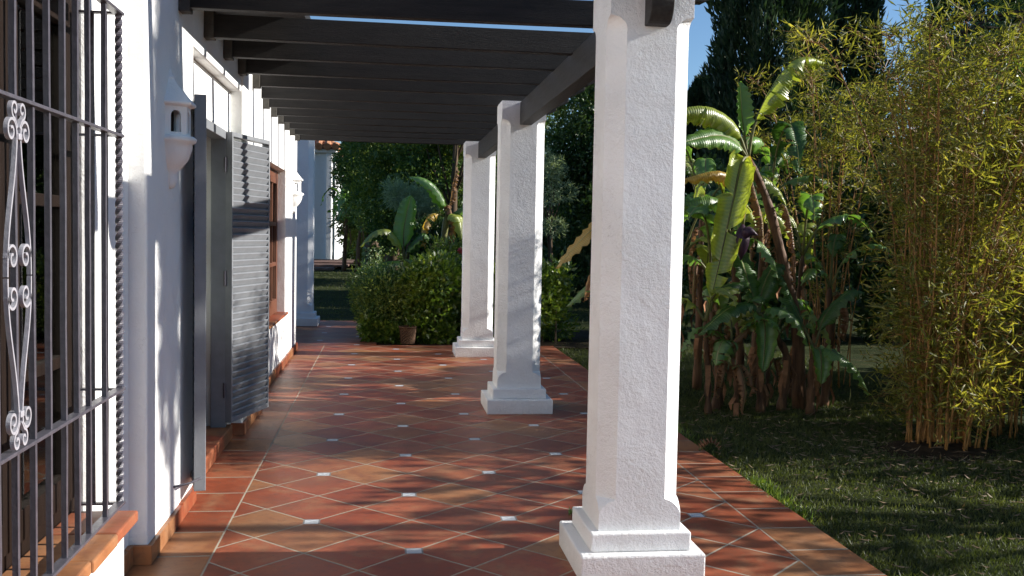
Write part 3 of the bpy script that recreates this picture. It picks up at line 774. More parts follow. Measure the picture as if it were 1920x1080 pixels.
def rleaf(parent, top, az, L_, width, mat, lift, droop, **kw):
    d = Vector((math.cos(az), math.sin(az), 0)); top = Vector(top)
    p1 = top+d*L_*.22+Vector((0, 0, L_*lift*.45)); p2 = top+d*L_*.55+Vector((0, 0, L_*lift*.62)); p3 = top+d*L_*.80+Vector((0, 0, L_*(lift*.62-droop*.3))); p4 = top+d*L_*.92+Vector((0, 0, L_*(lift*.62-droop*.75)))
    return banana_leaf(parent, [top, p1, p2, p3, p4], width, mat, **kw)
def banana(x, y, h, nl, label, lean=(0, 0), size=.8, mats=('bl_green', 'bl_dark', 'bl_yellow'), dead=2, group='banana plants in the bed', r=.045, tears=.12, width=.24):
    e = empty('banana_plant', (x, y, -.04), label, 'banana plant', group)
    top = (x+lean[0], y+lean[1], h)
    pstem(e, [(x, y, -.06), (x+lean[0]*.3, y+lean[1]*.3, h*.5), top], r, r*.5)
    a0 = random.uniform(0, 6.28)
    for i in range(nl):
        az = a0+i*2.4+random.uniform(-.3, .3)
        rleaf(e, top, az, size*random.uniform(.7, 1.15), width*random.uniform(.75, 1.15), M[random.choice(mats)], random.uniform(.5, 1.7), random.uniform(.2, .9), tears=tears, hang=random.uniform(.1, .6))
    for i in range(dead):
        az = random.uniform(0, 6.28); d = Vector((math.cos(az), math.sin(az), 0)); t = Vector(top)-Vector((0, 0, random.uniform(.05, h*.3)))
        l = size*random.uniform(.5, .9)
        banana_leaf(e, [t, t+d*.10+Vector((0, 0, .02)), t+d*.18+Vector((0, 0, -l*.4)), t+d*.15+Vector((0, 0, -l*.9))], .12, M['bl_brown'], tears=.4, hang=1.1, name='dead_leaf')
    return e
# hero banana plant
hb = empty('banana_plant', (3.62, 8.4, -.04), 'tallest banana plant with a drooping torn leaf and reddish stem beside the bamboo', 'banana plant', 'banana plants in the bed')
pstem(hb, [(3.63, 8.4, -.06), (3.59, 8.4, .65), (3.45, 8.4, 1.2), (3.28, 8.4, 1.76), (3.09, 8.4, 2.14)], .062, .03)
top = (3.09, 8.4, 2.14)
banana_leaf(hb, [top, (3.13, 8.38, 2.42), (3.25, 8.36, 2.70), (3.40, 8.34, 2.93), (3.55, 8.33, 3.0), (3.73, 8.32, 2.96)], .34, M['bl_yellow'], tears=.28, hang=1.15, petiole=.22)
banana_leaf(hb, [top, (3.03, 8.38, 2.42), (3.0, 8.36, 2.60), (2.98, 8.34, 2.78)], .20, M['bl_green'], tears=.10, hang=-.3, petiole=.22, sidehint=(1, .2, 0))
banana_leaf(hb, [top, (2.97, 8.35, 2.36), (2.79, 8.30, 2.50), (2.55, 8.25, 2.54), (2.25, 8.2, 2.44)], .34, M['bl_yellow'], tears=.10, hang=1.0, petiole=.18)
banana_leaf(hb, [top, (2.93, 8.30, 2.27), (2.73, 8.2, 2.30), (2.40, 8.1, 2.22)], .26, M['bl_green'], tears=.02, hang=.35, petiole=.15, roll=.9)
banana_leaf(hb, [top, (2.98, 8.25, 2.08), (2.88, 8.15, 1.75), (2.77, 8.10, 1.28), (2.68, 8.08, .88)], .34, M['bl_yellow'], tears=.14, hang=.45, petiole=.10, sidehint=(1, -.1, -.25))
banana_leaf(hb, [top, (3.0, 8.3, 1.95), (2.95, 8.25, 1.65), (3.0, 8.2, 1.3)], .22, M['bl_green'], tears=.25, hang=.9, petiole=.2)
banana_leaf(hb, [(3.1, 8.45, 2.05), (2.97, 8.5, 2.0), (2.82, 8.5, 2.02), (2.5, 8.5, 1.93)], .20, M['bl_orange'], tears=.1, hang=.9, petiole=.1)
banana_leaf(hb, [(3.2, 8.45, 1.9), (2.95, 8.6, 1.78), (2.75, 8.6, 1.80), (2.3, 8.6, 1.68)], .26, M['bl_green'], tears=.06, hang=.6, petiole=.1)
banana_leaf(hb, [top, (3.15, 8.6, 2.3), (3.35, 8.9, 2.35), (3.6, 9.2, 2.15)], .28, M['bl_green'], tears=.15, hang=.6)
banana_leaf(hb, [top, (3.12, 8.33, 1.9), (3.2, 8.3, 1.6), (3.22, 8.3, 1.25)], .16, M['bl_brown'], tears=.4, hang=1.2, name='dead_leaf')
banana_leaf(hb, [(3.3, 8.4, 1.7), (3.42, 8.33, 1.72), (3.5, 8.3, 1.35), (3.52, 8.3, 1.0)], .12, M['bl_brown'], tears=.4, hang=1.2, name='dead_leaf')
b = MB(); b.tube(catmull([(3.06, 8.35, 2.0), (3.02, 8.2, 1.85), (2.96, 8.12, 1.55)], 8), .014, 6); st_ = b.build('flower_stalk', M['pseudo_green'], hb, smooth=True)
b = MB(); b.tube(catmull([(2.96, 8.12, 1.56), (2.955, 8.11, 1.45), (2.95, 8.10, 1.36), (2.945, 8.1, 1.26)], 10), [.012, .035, .052, .062, .066, .064, .058, .048, .034, .018, .004], 10); b.build('flower_bud', M['bud'], hb, smooth=True)
b = MB(); b.tube(catmull([(2.95, 8.09, 1.47), (2.99, 8.04, 1.50), (3.06, 8.02, 1.47)], 6), [.004, .04, .05, .045, .03, .015, .003], 8); b.build('bract', M['bud'], hb, smooth=True)
# low broad-leaved plant catching light in front
lb_ = empty('banana_plant', (3.17, 8.2, -.04), 'low young banana plant with glossy hanging leaves under the tallest one', 'banana plant', 'banana plants in the bed')
pstem(lb_, [(3.20, 8.2, -.06), (3.18, 8.2, .4), (3.16, 8.2, .82)], .04, .022, 'pseudo')
t0 = (3.16, 8.2, .80)
banana_leaf(lb_, [t0, (3.25, 8.1, .86), (3.40, 8.0, .78), (3.50, 7.95, .56)], .24, M['bl_green'], tears=.02, hang=.35, petiole=.14)
banana_leaf(lb_, [t0, (3.14, 8.05, .78), (3.12, 7.95, .62), (3.10, 7.93, .34)], .22, M['bl_green'], tears=.02, hang=.4, petiole=.14, sidehint=(1, 0, 0))
banana_leaf(lb_, [t0, (3.0, 8.1, .90), (2.8, 8.0, .85), (2.55, 7.95, .65)], .24, M['bl_dark'], tears=.05, hang=.4, petiole=.14)
banana_leaf(lb_, [t0, (3.05, 8.1, .72), (2.9, 8.0, .62), (2.7, 7.95, .48)], .10, M['bl_brown'], tears=.1, hang=.9, name='dead_leaf')
banana_leaf(lb_, [t0, (3.1, 8.3, 1.05), (3.05, 8.4, 1.3), (3.0, 8.45, 1.5)], .26, M['bl_dark'], tears=.05, hang=.1, petiole=.14)
banana_leaf(lb_, [t0, (3.22, 8.3, 1.0), (3.35, 8.4, 1.2), (3.5, 8.45, 1.25)], .24, M['bl_dark'], tears=.05, hang=.4, petiole=.14)
lc_ = empty('banana_plant', (3.55, 8.0, -.04), 'small banana plant with two leaves bent to the lawn, left of the bamboo', 'banana plant', 'banana plants in the bed')
pstem(lc_, [(3.60, 8.1, -.06), (3.6, 8.1, .3), (3.62, 8.1, .55)], .04, .022, 'pseudo')
t0 = (3.62, 8.1, .53)
banana_leaf(lc_, [t0, (3.60, 7.95, .52), (3.57, 7.85, .42), (3.55, 7.8, .26)], .18, M['bl_green'], tears=.02, hang=.4, petiole=.14, sidehint=(1, 0, 0))
banana_leaf(lc_, [t0, (3.7, 7.9, .52), (3.85, 7.8, .38), (3.95, 7.75, .18)], .20, M['bl_green'], tears=.02, hang=.4, petiole=.14)
banana_leaf(lc_, [t0, (3.75, 8.2, .8), (3.95, 8.2, 1.0), (4.1, 8.2, 1.0)], .22, M['bl_dark'], tears=.05, hang=.4)
banana_leaf(lc_, [t0, (3.5, 8.25, .85), (3.4, 8.3, 1.1), (3.3, 8.3, 1.15)], .22, M['bl_dark'], tears=.05, hang=.4)
pl = [(2.62, 8.9, 1.25, 7, 'leafy banana plant half hidden behind the nearest column', (.05, 0), .75, .05),
      (2.95, 8.55, 1.1, 6, 'short banana plant with dark leaves at the left of the clump', (-.1, 0), .65, .05),
      (3.28, 8.9, 1.45, 6, 'banana plant with brown stem behind the low glossy leaves', (-.12, .1), .7, .055),
      (3.78, 8.9, 1.30, 6, 'banana plant at the right of the clump, touching the bamboo', (.05, 0), .65, .05),
      (3.05, 9.5, 1.7, 7, 'tall banana plant at the back left of the clump', (0, 0), .8, .06),
      (3.70, 9.7, 1.8, 7, 'banana plant at the shaded back right of the clump', (.1, 0), .8, .06),
      (3.36, 8.5, .5, 6, 'small leafy banana sprout at the foot of the tallest plant', (.05, 0), .5, .03),
      (2.95, 8.1, .45, 6, 'small leafy banana sprout at the left, in front of the stumps', (-.05, 0), .45, .03),
      (2.72, 8.15, .75, 5, 'banana plant standing nearest the terrace edge', (-.05, 0), .5, .04),
      (4.15, 9.0, 1.0, 5, 'banana plant almost lost behind the bamboo stems', (0, 0), .6, .05)]
for x, y, h, nl, lab, lean, sz, r in pl:
    banana(x, y, h, max(4, nl-1), lab, lean, sz, ('bl_dark', 'bl_green', 'bl_green', 'bl_yellow'), 3, r=r*.8, tears=.14)
for x, y in ((2.85, 8.35), (3.42, 8.3), (3.9, 8.5)):
    e = empty('banana_stump', (x, y, -.04), {2.85: 'reddish cut banana stump nearest the column', 3.42: 'banana stump standing below the tallest plant', 3.0: 'dark banana stump in the left of the clump', 3.5: 'banana stump behind the bent leaves', 3.9: 'banana stump nearest the bamboo', 3.36: 'banana stump deep in the clump'}[x], 'banana stump', 'banana stumps in the bed')
    pstem(e, [(x, y, -.06), (x+random.uniform(-.06, .06), y, .4), (x+random.uniform(-.1, .1), y, random.uniform(.6, .9))], .042, .028)
# plant behind the columns with a long yellow leaf
yb = empty('banana_plant', (2.25, 9.6, -.04), 'banana plant behind the nearest column with one long yellow leaf pointing left', 'banana plant', 'banana plants in the bed')
pstem(yb, [(2.45, 9.6, -.06), (2.4, 9.6, .6), (2.3, 9.6, 1.45)], .05, .03)
banana_leaf(yb, [(2.3, 9.6, 1.45), (2.15, 9.55, 1.60), (1.97, 9.5, 1.50), (1.80, 9.5, 1.33), (1.62, 9.5, 1.12)], .20, M['bl_orange'], tears=.02, hang=.25, petiole=.1, roll=.5)
banana_leaf(yb, [(2.3, 9.6, 1.3), (2.1, 9.55, 1.2), (1.95, 9.5, 1.05), (1.9, 9.5, .8)], .16, M['bl_brown'], tears=.3, hang=1.0, name='dead_leaf')
banana_leaf(yb, [(2.3, 9.6, 1.1), (2.1, 9.6, 1.0), (1.95, 9.6, .95), (1.75, 9.6, .75)], .22, M['bl_green'], tears=.05, hang=.5)
banana_leaf(yb, [(2.3, 9.6, 1.4), (2.45, 9.6, 1.8), (2.6, 9.6, 2.0), (2.8, 9.6, 2.0)], .28, M['bl_green'], tears=.12, hang=.5)
banana_leaf(yb, [(2.3, 9.6, 1.4), (2.25, 9.4, 1.8), (2.3, 9.3, 2.1)], .24, M['bl_green'], tears=.12, hang=.2)

# banana plants beyond the hedge
pa = empty('banana_plant', (.34, 17, -.04), 'low banana plant beyond the hedge with one upright leaf and one leaf arching left', 'banana plant', 'banana plants beyond the hedge')
pstem(pa, [(.34, 17, -.06), (.34, 17, .5), (.33, 17, .98)], .07, .04, 'pseudo_green')
t0 = (.33, 17, .95)
banana_leaf(pa, [t0, (.24, 16.95, 1.22), (.05, 16.9, 1.46), (-.2, 16.85, 1.42), (-.42, 16.8, 1.18)], .30, M['bl_yellow'], tears=.03, hang=.5)
banana_leaf(pa, [t0, (.30, 17, 1.4), (.36, 17, 1.8), (.42, 17, 2.06)], .36, M['bl_green'], tears=.04, hang=.2, sidehint=(1, .3, 0))
banana_leaf(pa, [t0, (.42, 16.9, 1.2), (.62, 16.8, 1.42), (.75, 16.8, 1.3)], .34, M['bl_dark'], tears=.1, hang=.5)
banana_leaf(pa, [t0, (.15, 16.8, .95), (-.1, 16.7, .9), (-.4, 16.6, .75)], .3, M['bl_dark'], tears=.05, hang=.5)
banana_leaf(pa, [t0, (.5, 16.8, 1.0), (.75, 16.7, .95), (.95, 16.6, .7)], .3, M['bl_green'], tears=.05, hang=.5)
pb = empty('banana_plant', (1.0, 17, -.04), 'banana plant beyond the hedge with a dry brown top and an orange drooping leaf', 'banana plant', 'banana plants beyond the hedge')
pstem(pb, [(.90, 17, -.06), (.92, 17, .8), (1.02, 17, 1.72)], .08, .05, 'pseudo_green')
pstem(pb, [(1.12, 17.1, -.06), (1.12, 17.1, .6), (1.1, 17.1, 1.45)], .08, .06, 'pseudo')
t0 = (1.02, 17, 1.7)
banana_leaf(pb, [t0, (.95, 16.95, 1.98), (.80, 16.9, 2.22), (.60, 16.9, 2.34), (.38, 16.9, 2.36)], .34, M['bl_green'], tears=.06, hang=.7, petiole=.12)
banana_leaf(pb, [t0, (.85, 16.9, 1.76), (.70, 16.8, 1.70), (.60, 16.8, 1.45), (.66, 16.8, 1.15)], .26, M['bl_orange'], tears=.2, hang=.8)
banana_leaf(pb, [t0, (1.12, 16.9, 1.75), (1.25, 16.8, 1.65), (1.28, 16.8, 1.3)], .36, M['bl_yellow'], tears=.06, hang=.4)
banana_leaf(pb, [t0, (1.25, 17, 1.85), (1.5, 17, 2.0), (1.8, 17, 1.9)], .34, M['bl_green'], tears=.06, hang=.6)
banana_leaf(pb, [t0, (1.08, 17, 2.0), (1.12, 17, 2.3), (1.2, 17, 2.5)], .16, M['bl_brown'], tears=.5, hang=.9, name='dead_leaf')
banana_leaf(pb, [t0, (1.05, 16.9, 1.9), (1.15, 16.9, 1.5), (1.15, 16.9, .9)], .2, M['bl_brown'], tears=.5, hang=1.2, name='dead_leaf')
random.seed(21)
for i, (x, y, h, lab) in enumerate(((-1.5, 37.5, 1.9, 'distant banana plant against the far white house'), (-1.0, 37.0, 1.6, 'distant banana plant in the middle of the clump by the stump'), (-.75, 37.8, 1.3, 'distant low banana plant just left of the ivy stump'))):
    banana(x, y, h, 10, lab, (.1, 0), 1.1, ('bl_green', 'bl_yellow', 'bl_dark'), 3, 'banana plants by the far house', .09, .15, .34)
shrub('shrub', -1.3, .3, 37.6, 38.6, -.05, 1.7, 9000, .12, 'lf_olive', 'dark green distant shrub behind the ivy stump', stems=6)
e = empty('ivy_stump', (-.45, 34.5, -.04), 'round tree stump with ivy at its foot on the far lawn', 'tree stump')
MB().tube([(-.45, 34.5, -.06), (-.45, 34.5, .4), (-.45, 34.5, .95), (-.45, 34.5, 1.1)], [.26, .24, .25, .20], 14).build('trunk', M['bark'], e, smooth=True)
p = np.stack([-.45+.28*np.cos(a := RNG.uniform(0, 6.28, 1500)), 34.5+.28*np.sin(a), RNG.random(1500)**1.6*.9], 1); d_ = rand_dirs(1500, (0, -.3, -.2))
quads_np('ivy', p, d_, side_of(d_), .09, .07, M['lf_silver'], e)

# hedge shrubs at the end of the terrace
shrub('shrub', -.42, .50, 13.25, 14.3, -.03, 1.00, 16000, .055, 'lf_acacia', 'dark fine leaved shrub at the left end of the hedge', group='shrubs across the end of the terrace', aspect=.35)
shrub('shrub', .25, 1.40, 13.15, 14.3, -.03, 1.12, 11000, .085, 'lf_hedge', 'bright broad leaved shrub in the hedge, left of the third column', group='shrubs across the end of the terrace', aspect=.55)
shrub('shrub', 1.35, 2.52, 13.1, 14.3, -.03, 1.16, 11000, .08, 'lf_hedge', 'yellow green shrub at the right end of the hedge between the columns', group='shrubs across the end of the terrace', aspect=.5)
shrub('shrub', -.35, .9, 13.12, 13.4, -.03, .34, 2500, .08, 'lf_hedge', 'low leafy plants at the foot of the hedge round the basket', aspect=.55, stems=8)
# tall leafy shoots rising above
e = empty('flowering_shrub', (1.1, 15.8, -.04), 'leggy shrub with one red flower behind the hedge', 'shrub'); bl = []
b = MB()
for i in range(16):
    x = random.uniform(.55, 1.6); y = 15.4+random.uniform(0, .6); h = random.uniform(.9, 1.32)
    b.tube([(x, y, -.05), (x+.03, y, h*.6), (x+random.uniform(-.08, .08), y, h)], .008, 5)
    for k in range(5): bl.append(((x, y, h*(.6+.1*k)), (.10, .10, .10)))
b.build('stems', M['pseudo_green'], e); p, d, s = blob_leaves(bl, 1800, .1, .5); quads_np('foliage', p, d, s, .10, .03, M['lf_hedge'], e, fold=.1)
p = np.array((1.14, 15.3, 1.17))+RNG.normal(size=(90, 3))*.022; d_ = rand_dirs(90); quads_np('flower', p, d_, side_of(d_), .028, .02, M['lf_flower'], e)
# wicker pot
e = empty('wicker_basket', (.30, 13.05, 0), 'small brown wicker basket pot on the tiles at the foot of the hedge', 'basket')
b = MB(); n = 26; vs_ = []; m = 12
for i in range(m+1):
    for j in range(n):
        r = (.088+.022*i/m)+.005*(1 if (i+j) % 2 else -1); vs_.append((.30+r*math.cos(2*PI*j/n), 13.05+r*math.sin(2*PI*j/n), .215*i/m+.001))
b.add(vs_, [(i*n+j, i*n+(j+1) % n, (i+1)*n+(j+1) % n, (i+1)*n+j) for i in range(m) for j in range(n)]+[tuple(range(n))]); b.build('basket', M['basket'], e)
b = MB(); b.tube([(.30+.113*math.cos(2*PI*j/24), 13.05+.113*math.sin(2*PI*j/24), .216) for j in range(25)], .010, 6); b.build('rim', M['basket'], e)
MB().tube([(.30, 13.05, .18), (.30, 13.05, .19)], .10, 16).build('soil', M['soil'], e)

# ------------------------------------------------------------------ bamboo
def bamboo(name, cx, cy, nc, label, hmax, spread, nleaf, rb=.38, lean=(0, 0), leafz=.5):
    e = empty(name, (cx, cy, -.04), label, 'bamboo', 'bamboo clumps'); anchors = []
    for i in range(nc):
        a = random.uniform(0, 2*PI); q = rb*math.sqrt(random.random()); h = hmax*random.uniform(.62, 1.0)
        x0 = cx+q*math.cos(a); y0 = cy+q*math.sin(a)
        a2 = a+random.uniform(-1.1, 1.1); o = spread*random.uniform(.25, 1.1)*(.35+q/rb*.75)
        ex, ey = o*math.cos(a2)+lean[0], o*math.sin(a2)+lean[1]
        P = catmull([(x0, y0, -.06), (x0+ex*.06+random.uniform(-.05, .05), y0+ey*.06+random.uniform(-.04, .04), h*.2), (x0+ex*.20+random.uniform(-.07, .07), y0+ey*.2, h*.45), (x0+ex*.50, y0+ey*.50, h*.75), (x0+ex*.82, y0+ey*.82, h*.94), (x0+ex*1.05, y0+ey*1.05, h*.97)], 26)
        r = random.uniform(.005, .0115); b = MB(); tw_ = b
        rr_ = [max(.0018, r*(1-.85*(k/26)**1.3))*(1.28 if k % 3 == 0 else 1) for k in range(27)]
        b.tube(P, rr_, 6); 
        for k in range(1, 27):
            if P[k].z < leafz*random.uniform(.5, 1.6): continue
            for _ in range(2):
                az = random.uniform(0, 2*PI); l = random.uniform(.12, .42)*(1.15-.5*k/26); el = random.uniform(.1, .9)
                d = Vector((math.cos(az)*math.cos(el), math.sin(az)*math.cos(el), math.sin(el)))
                s = P[k]; m_ = s+d*l*.55; t_ = s+d*l+Vector((0, 0, -.18*l))
                tw_.tube([s, m_, t_], [.0022, .0016, .001], 3, cap=False); anchors += [(m_, d), (t_, d), (t_, d), ((m_+t_)/2, d)]
        b.build('culm', M['culm'], e, smooth=True)
    A = np.array([tuple(x[0]) for x in anchors]); Dv = np.array([tuple(x[1]) for x in anchors])
    idx = RNG.integers(0, len(A), nleaf); pos = A[idx]+RNG.normal(size=(nleaf, 3))*.030
    dr = unit(Dv[idx]*.7+RNG.normal(size=(nleaf, 3))*.75+np.array((0, 0, -.15)))
    ln = RNG.uniform(.055, .125, nleaf)
    quads_np('leaves', pos, dr, side_of(dr), ln, ln*.135, M['lf_bamboo'], e, fold=.02)
    return e
bamboo('bamboo_clump', 4.0, 6.75, 58, 'front golden bamboo clump at the right of the lawn', 3.1, .95, 19000, .30, (.20, .05), .17)
bamboo('bamboo_clump', 4.95, 7.35, 44, 'second bamboo clump at the right edge, behind the front one', 3.1, .80, 7500, .40, (-.15, -.1), .3)
bamboo('bamboo_clump', 4.5, 9.8, 16, 'sparse tall bamboo clump behind the bananas', 3.7, .75, 4500, .3, (-.1, 0), 1.4)

# ------------------------------------------------------------------ big trees and hedges
def cypress(x, y, h, r, n, label):
    e = empty('cypress_tree', (x, y, -.04), label, 'cypress tree', 'cypress trees')
    MB().tube([(x, y, -.1), (x, y, h*.5), (x, y, h*.95)], [.14, .09, .02], 8).build('trunk', M['bark_dark'], e, smooth=True)
    z = RNG.random(n)**.9; a = RNG.uniform(0, 2*PI, n)
    prof = np.minimum(1, (z/.07)**.5)*np.maximum(0, 1-z**2.6)**.62
    lob = 1+.13*np.sin(a*5+z*9)+.10*np.sin(a*9-z*23)+.08*np.sin(a*3+z*41)
    rad = r*prof*lob*(.60+.42*RNG.random(n)**.55)
    pos = np.stack([x+rad*np.cos(a), y+rad*np.sin(a), .25+z*(h-.25)], 1)
    dr = unit(np.stack([np.cos(a)*.45, np.sin(a)*.45, np.full(n, 1.1)], 1)+RNG.normal(size=(n, 3))*.30)
    ln = RNG.uniform(.09, .24, n); quads_np('crown', pos, dr, side_of(dr), ln, ln*.26, M['lf_cypress'], e, fold=.1)
    return e
cypress(6.95, 18, 10, 1.05, 52000, 'broad dark cypress tree rising just right of the nearest column')
cypress(7.15, 22.5, 5.0, .75, 14000, 'short dark cypress half hidden behind the nearest column')
cypress(9.8, 20.5, 9.0, .62, 20000, 'slim cypress between the broad cypress and the cedar')
cypress(12.6, 20.5, 9.5, 1.25, 32000, 'broad dark cypress behind the bamboo and the cedar')
cypress(15.4, 21.5, 9.0, 1.2, 26000, 'cypress at the far right edge of the view')
def cedar(x, y, h, label):
    e = empty('cedar_tree', (x, y, -.04), label, 'cedar tree'); b = MB(); P = []; D_ = []
    b.tube([(x, y, -.1), (x+.1, y, h*.5), (x, y, h)], [.28, .18, .03], 10)
    for i in range(60):
        z = random.uniform(2.4, h-.4); a = random.uniform(0, 2*PI); l = (1-(z/h)**1.5)*4.6*random.uniform(.7, 1.05)+.5
        d = Vector((math.cos(a), math.sin(a), 0)); s = Vector((x, y, z)); m = s+d*l*.5+Vector((0, 0, .18*l)); t = s+d*l+Vector((0, 0, -.10*l))
        pts = catmull([s, m, t], 10); b.tube(pts, [.05*(1-k/11)+.004 for k in range(11)], 5, cap=False)
        sidev = Vector((-d.y, d.x, 0))
        for k in range(2, 11):
            for q in range(10):
                w_ = random.uniform(-1, 1)*(.16+.60*(1-k/12)); pp = pts[k]+sidev*w_+d*random.uniform(-.2, .25)+Vector((0, 0, random.uniform(-.04, .04)-abs(w_)*.35))
                dd = (sidev*w_*.8+d*.6+Vector((0, 0, -.55))).normalized()
                for z_ in range(8): P.append(tuple(pp+dd*random.uniform(0, .26)+Vector([random.gauss(0, .035) for _ in range(3)]))); D_.append(tuple(dd))
    b.build('trunk', M['bark_dark'], e, smooth=True)
    P = np.array(P); D_ = unit(np.array(D_)+RNG.normal(size=P.shape)*.45); n = len(P); ln = RNG.uniform(.05, .13, n)
    quads_np('crown', P, D_, side_of(D_), ln, ln*.28, M['lf_dark'], e, fold=.1); return e
cedar(10.6, 14.2, 8.5, 'big cedar tree with drooping branches above the bamboo')
tree('acacia_tree', (.2, 31, -.04), (.2, 31, 4), (.25, 31, 3.8), (1.35, 1.6, 2.5), 46, .75, 26000, .13, 'lf_acacia', 'dark acacia tree beside the far house', 'tree', .2)
tree('acacia_tree', (1.0, 27, -.04), (1.0, 27, 4), (1.0, 27, 3.4), (1.9, 2.0, 2.7), 60, .7, 42000, .115, 'lf_acacia', 'dark leafy acacia tree in the gap between wall and columns', 'tree', .2)
tree('acacia_tree', (3.1, 29, -.04), (3.1, 29, 4), (3.1, 29, 3.6), (2.2, 2.0, 2.8), 50, .75, 32000, .12, 'lf_dark', 'dark evergreen tree behind the second and third columns', 'tree', .2)
tree('olive_tree', (.2, 33, -.04), (.2, 33, 5), (.1, 33, 5.2), (1.5, 1.8, 1.5), 26, .55, 12000, .12, 'lf_olive', 'yellowish tree top showing over the acacia', 'tree', .2)
tree('olive_tree', (1.5, 25, -.04), (1.7, 25, 4), (1.8, 25, 4.9), (1.5, 1.2, .9), 20, .45, 9000, .10, 'lf_olive', 'yellow green tree whose top shows between the rafters', 'tree', .12)
e = tree('feathery_shrub', (.45, 21.5, -.04), (.5, 21.5, 1.8), (.5, 21.5, 2.15), (.62, .4, .55), 12, .24, 4200, .13, 'lf_silver', 'silvery feathery shrub against the dark acacia', 'shrub', .05, aspect=.12)
tree('feathery_shrub', (3.2, 19.5, -.04), (3.2, 19.5, 1.8), (3.2, 19.5, 2.4), (.30, .4, .9), 12, .22, 3600, .10, 'lf_silver', 'pale feathery shrub seen between the first and second columns', 'shrub', .04, aspect=.14)
tree('laurel_tree', (4.4, 20.5, -.04), (4.4, 20.5, 3.5), (4.4, 20.5, 2.8), (1.35, 1.2, 2.2), 60, .55, 36000, .10, 'lf_dark', 'glossy dark laurel tree between the first and second columns', 'tree', .16)
tree('laurel_tree', (5.1, 21.5, -.04), (5.0, 21.5, 4.0), (4.9, 21.5, 4.0), (1.2, .9, 1.3), 26, .45, 15000, .10, 'lf_olive', 'sunlit yellow green laurel top behind the nearest column', 'tree', .12)
# dark hedge masses closing the garden
def back(x0, x1, y0, y1, h, n, sz, label, mat='lf_dark'):
    return shrub('garden_hedge', x0, x1, y0, y1, -.04, h, n, sz, mat, label, 'hedge', 'tall hedges closing the garden', nb=int(16*(x1-x0)*(y1-y0)*h/3), stems=14)
back(4.0, 9.2, 13.4, 15.0, 2.6, 26000, .11, 'dark hedge behind the banana clump')
back(5.9, 7.4, 7.6, 10.6, 2.7, 24000, .10, 'dark hedge in shade right of the bamboo')
back(2.0, 6.6, 23, 25, 2.8, 20000, .13, 'dark hedge under the laurel trees')
back(.3, 2.4, 23.5, 25, 1.9, 9000, .12, 'dark hedge below the acacia trees')
tree('garden_tree', (-.75, 43, -.04), (-.75, 43, 5), (-.75, 43, 3.7), (1.15, 1.3, 3.4), 60, .6, 26000, .16, 'lf_acacia', 'dark tree growing right beside the corner of the far house', 'tree', .2)
back(-1.9, .9, 46, 48, 6.5, 12000, .25, 'tall dark hedge behind the tree beside the far house')
back(1.0, 12, 36, 38.5, 4.4, 26000, .2, 'tall dark hedge at the far end of the garden', 'lf_acacia')
back(10, 22, 20, 24, 4.5, 26000, .2, 'tall hedge beyond the cedar')
# trees and bushes of the garden right of the view (they shade the lawn and terrace)
def side_tree(x, y, c, R3, nb, br, n, sz, mat, label): return tree('garden_tree', (x, y, -.04), (x, y, c[2]), c, R3, nb, br, n, sz, mat, label, 'tree', .1, 'garden trees beside the lawn')
back(5.6, 6.4, 5.3, 7.6, 1.75, 6500, .10, 'shaded hedge directly right of the bamboo', 'lf_hedge')
side_tree(9.2, 4.50, (9.2, 4.45, 6.1), (.6, .12, 1.5), 34, .22, 6000, .12, 'lf_hedge', 'slender tall garden tree with a high narrow crown')
side_tree(6.6, 4.9, (6.6, 4.9, 2.0), (1.0, 1.9, 1.45), 20, .30, 750, .17, 'lf_hedge', 'garden tree beside the lawn right of the bamboo')
side_tree(7.4, 1.9, (7.4, 1.9, 2.1), (1.0, 1.8, 1.5), 20, .32, 900, .17, 'lf_hedge', 'garden tree beside the lawn opposite the near window')
side_tree(7.8, 10.6, (7.8, 10.6, 2.1), (1.0, 1.6, 1.6), 26, .42, 2600, .12, 'lf_hedge', 'garden tree behind the shaded hedge')
back(5.4, 6.2, .8, 5.0, .95, 3500, .09, 'low dark hedge along the right side of the lawn')

# ------------------------------------------------------------------ lawn details
def blades(n, xr, yr, hmin, hmax, name='grass', label='short green grass blades covering the lawn beside the terrace'):
    x = RNG.uniform(*xr, n*2); y = RNG.uniform(*yr, n*2)
    dens = .5+.5*np.sin(x*3.1+1.3*np.sin(y*2.2))*np.sin(y*2.7+x)
    k = (RNG.random(n*2) < .35+.65*dens) & ((x > 2.19) | (y > 16.4))
    x, y = x[k][:n], y[k][:n]; m = len(x)
    pos = np.stack([x, y, np.full(m, -.047)], 1); d = unit(RNG.normal(size=(m, 3))*(.5, .5, .1)+np.array((0, 0, .9)))
    h = RNG.uniform(hmin, hmax, m)
    o = quads_np(name, pos, d, side_of(d), h, .0045+h*.03, M['grassblade'], fold=.1); tag(o, label, 'grass', kind='stuff'); return o
blades(90000, (2.17, 5.2), (3.4, 9.0), .015, .042)
blades(40000, (-3.2, 6), (16.4, 36), .03, .07, 'grass', 'shaded grass of the far lawn beyond the hedge')
blades(30000, (2.17, 5.2), (9.0, 14), .02, .05, 'grass', 'grass of the lawn behind the banana clump')
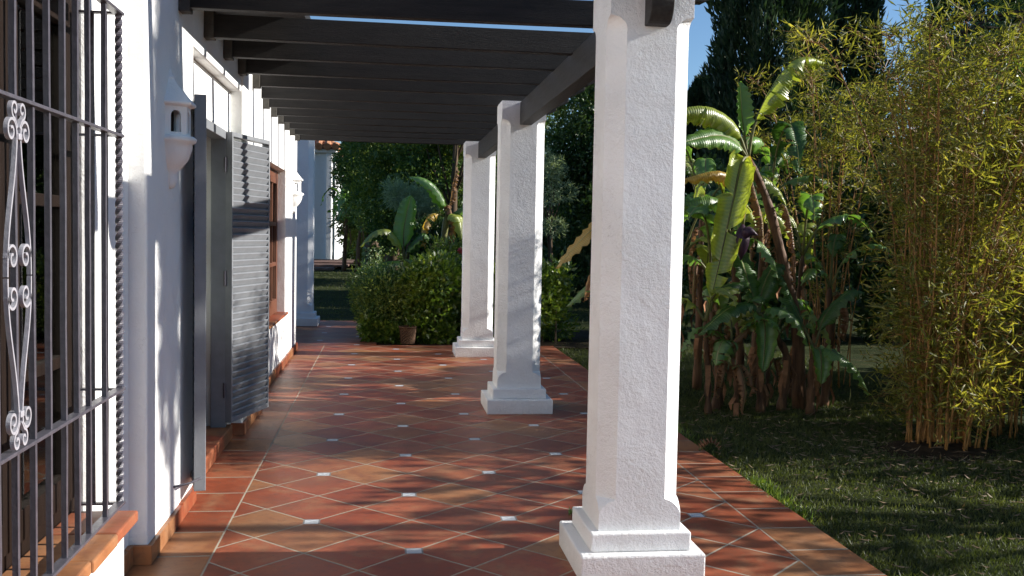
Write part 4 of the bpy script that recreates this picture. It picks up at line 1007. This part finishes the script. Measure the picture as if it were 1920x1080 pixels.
# tufts hanging over the terrace edge
x = RNG.normal(2.22, .04, 900); y = np.concatenate([RNG.normal(5.65, .10, 500), RNG.normal(5.25, .12, 250), RNG.normal(7.2, .3, 150)]); d = unit(RNG.normal(size=(900, 3))*(.5, .5, .1)+np.array((0, 0, 1)))
tag(quads_np('grass_tuft', np.stack([np.maximum(x, 2.18), y, np.full(900, -.045)], 1), d, side_of(d), RNG.uniform(.03, .085, 900), .006, M['lf_hedge']), 'longer bright grass along the terrace edge', 'grass', kind='stuff')
n = 1300; x = 2.2+RNG.random(n)*3.2; y = 3.6+RNG.random(n)**.8*5; near = RNG.random(n) < .35
x = np.where(near, RNG.normal(3.7, .55, n), x); y = np.where(near, RNG.normal(6.2, .6, n), y); x = np.maximum(x, 2.2)
d = unit(np.stack([RNG.normal(size=n), RNG.normal(size=n), RNG.normal(size=n)*.15+.05], 1)); up_ = np.array((0, 0, 1.)); s = unit(np.cross(d, up_)+RNG.normal(size=(n, 3))*.25)
tag(quads_np('fallen_leaves', np.stack([x, y, np.full(n, -.02)], 1), d, s, RNG.uniform(.03, .085, n), RNG.uniform(.006, .014, n), M['litter'], fold=.25), 'dry bamboo leaves scattered over the grass', 'leaf litter', kind='stuff')
# a few dry leaves lying on the tiles
for i, (x, y, lab) in enumerate(((.99, 5.05, 'small yellow green leaf lying on the tiles left of the nearest column'), (2.20, 6.55, 'large dry curled leaf lying against the terrace edge'))):
    e = empty('fallen_leaf', (x, y, .003), lab, 'leaf')
    l = .035 if i == 0 else .07
    banana_leaf(e, [(x-l, y, .008), (x-l*.3, y+.01, .018+.02*i), (x+l*.4, y+.0, .022+.03*i), (x+l, y-.02, .008)], l*1.1, M['bl_green'] if i == 0 else M['bl_brown_s'], tears=0, hang=-.2, petiole=.05, name='blade')
# mound of soil and leaves under the bamboo
b = MB(); vs_ = []; k = 18; m = 5
for i in range(m+1):
    for j in range(k):
        q = i/m*.42; a = 2*PI*j/k; vs_.append((3.92+q*1.1*math.cos(a), 6.65+q*math.sin(a)*.9, -.044+.05*(1-(i/m)**2)+.008*math.sin(j*3+i*2)*(i < m)))
b.add(vs_, [(i*k+j, i*k+(j+1) % k, (i+1)*k+(j+1) % k, (i+1)*k+j) for i in range(m) for j in range(k)]); struct(b.build('soil_mound', M['soil'], smooth=True, fix=False))
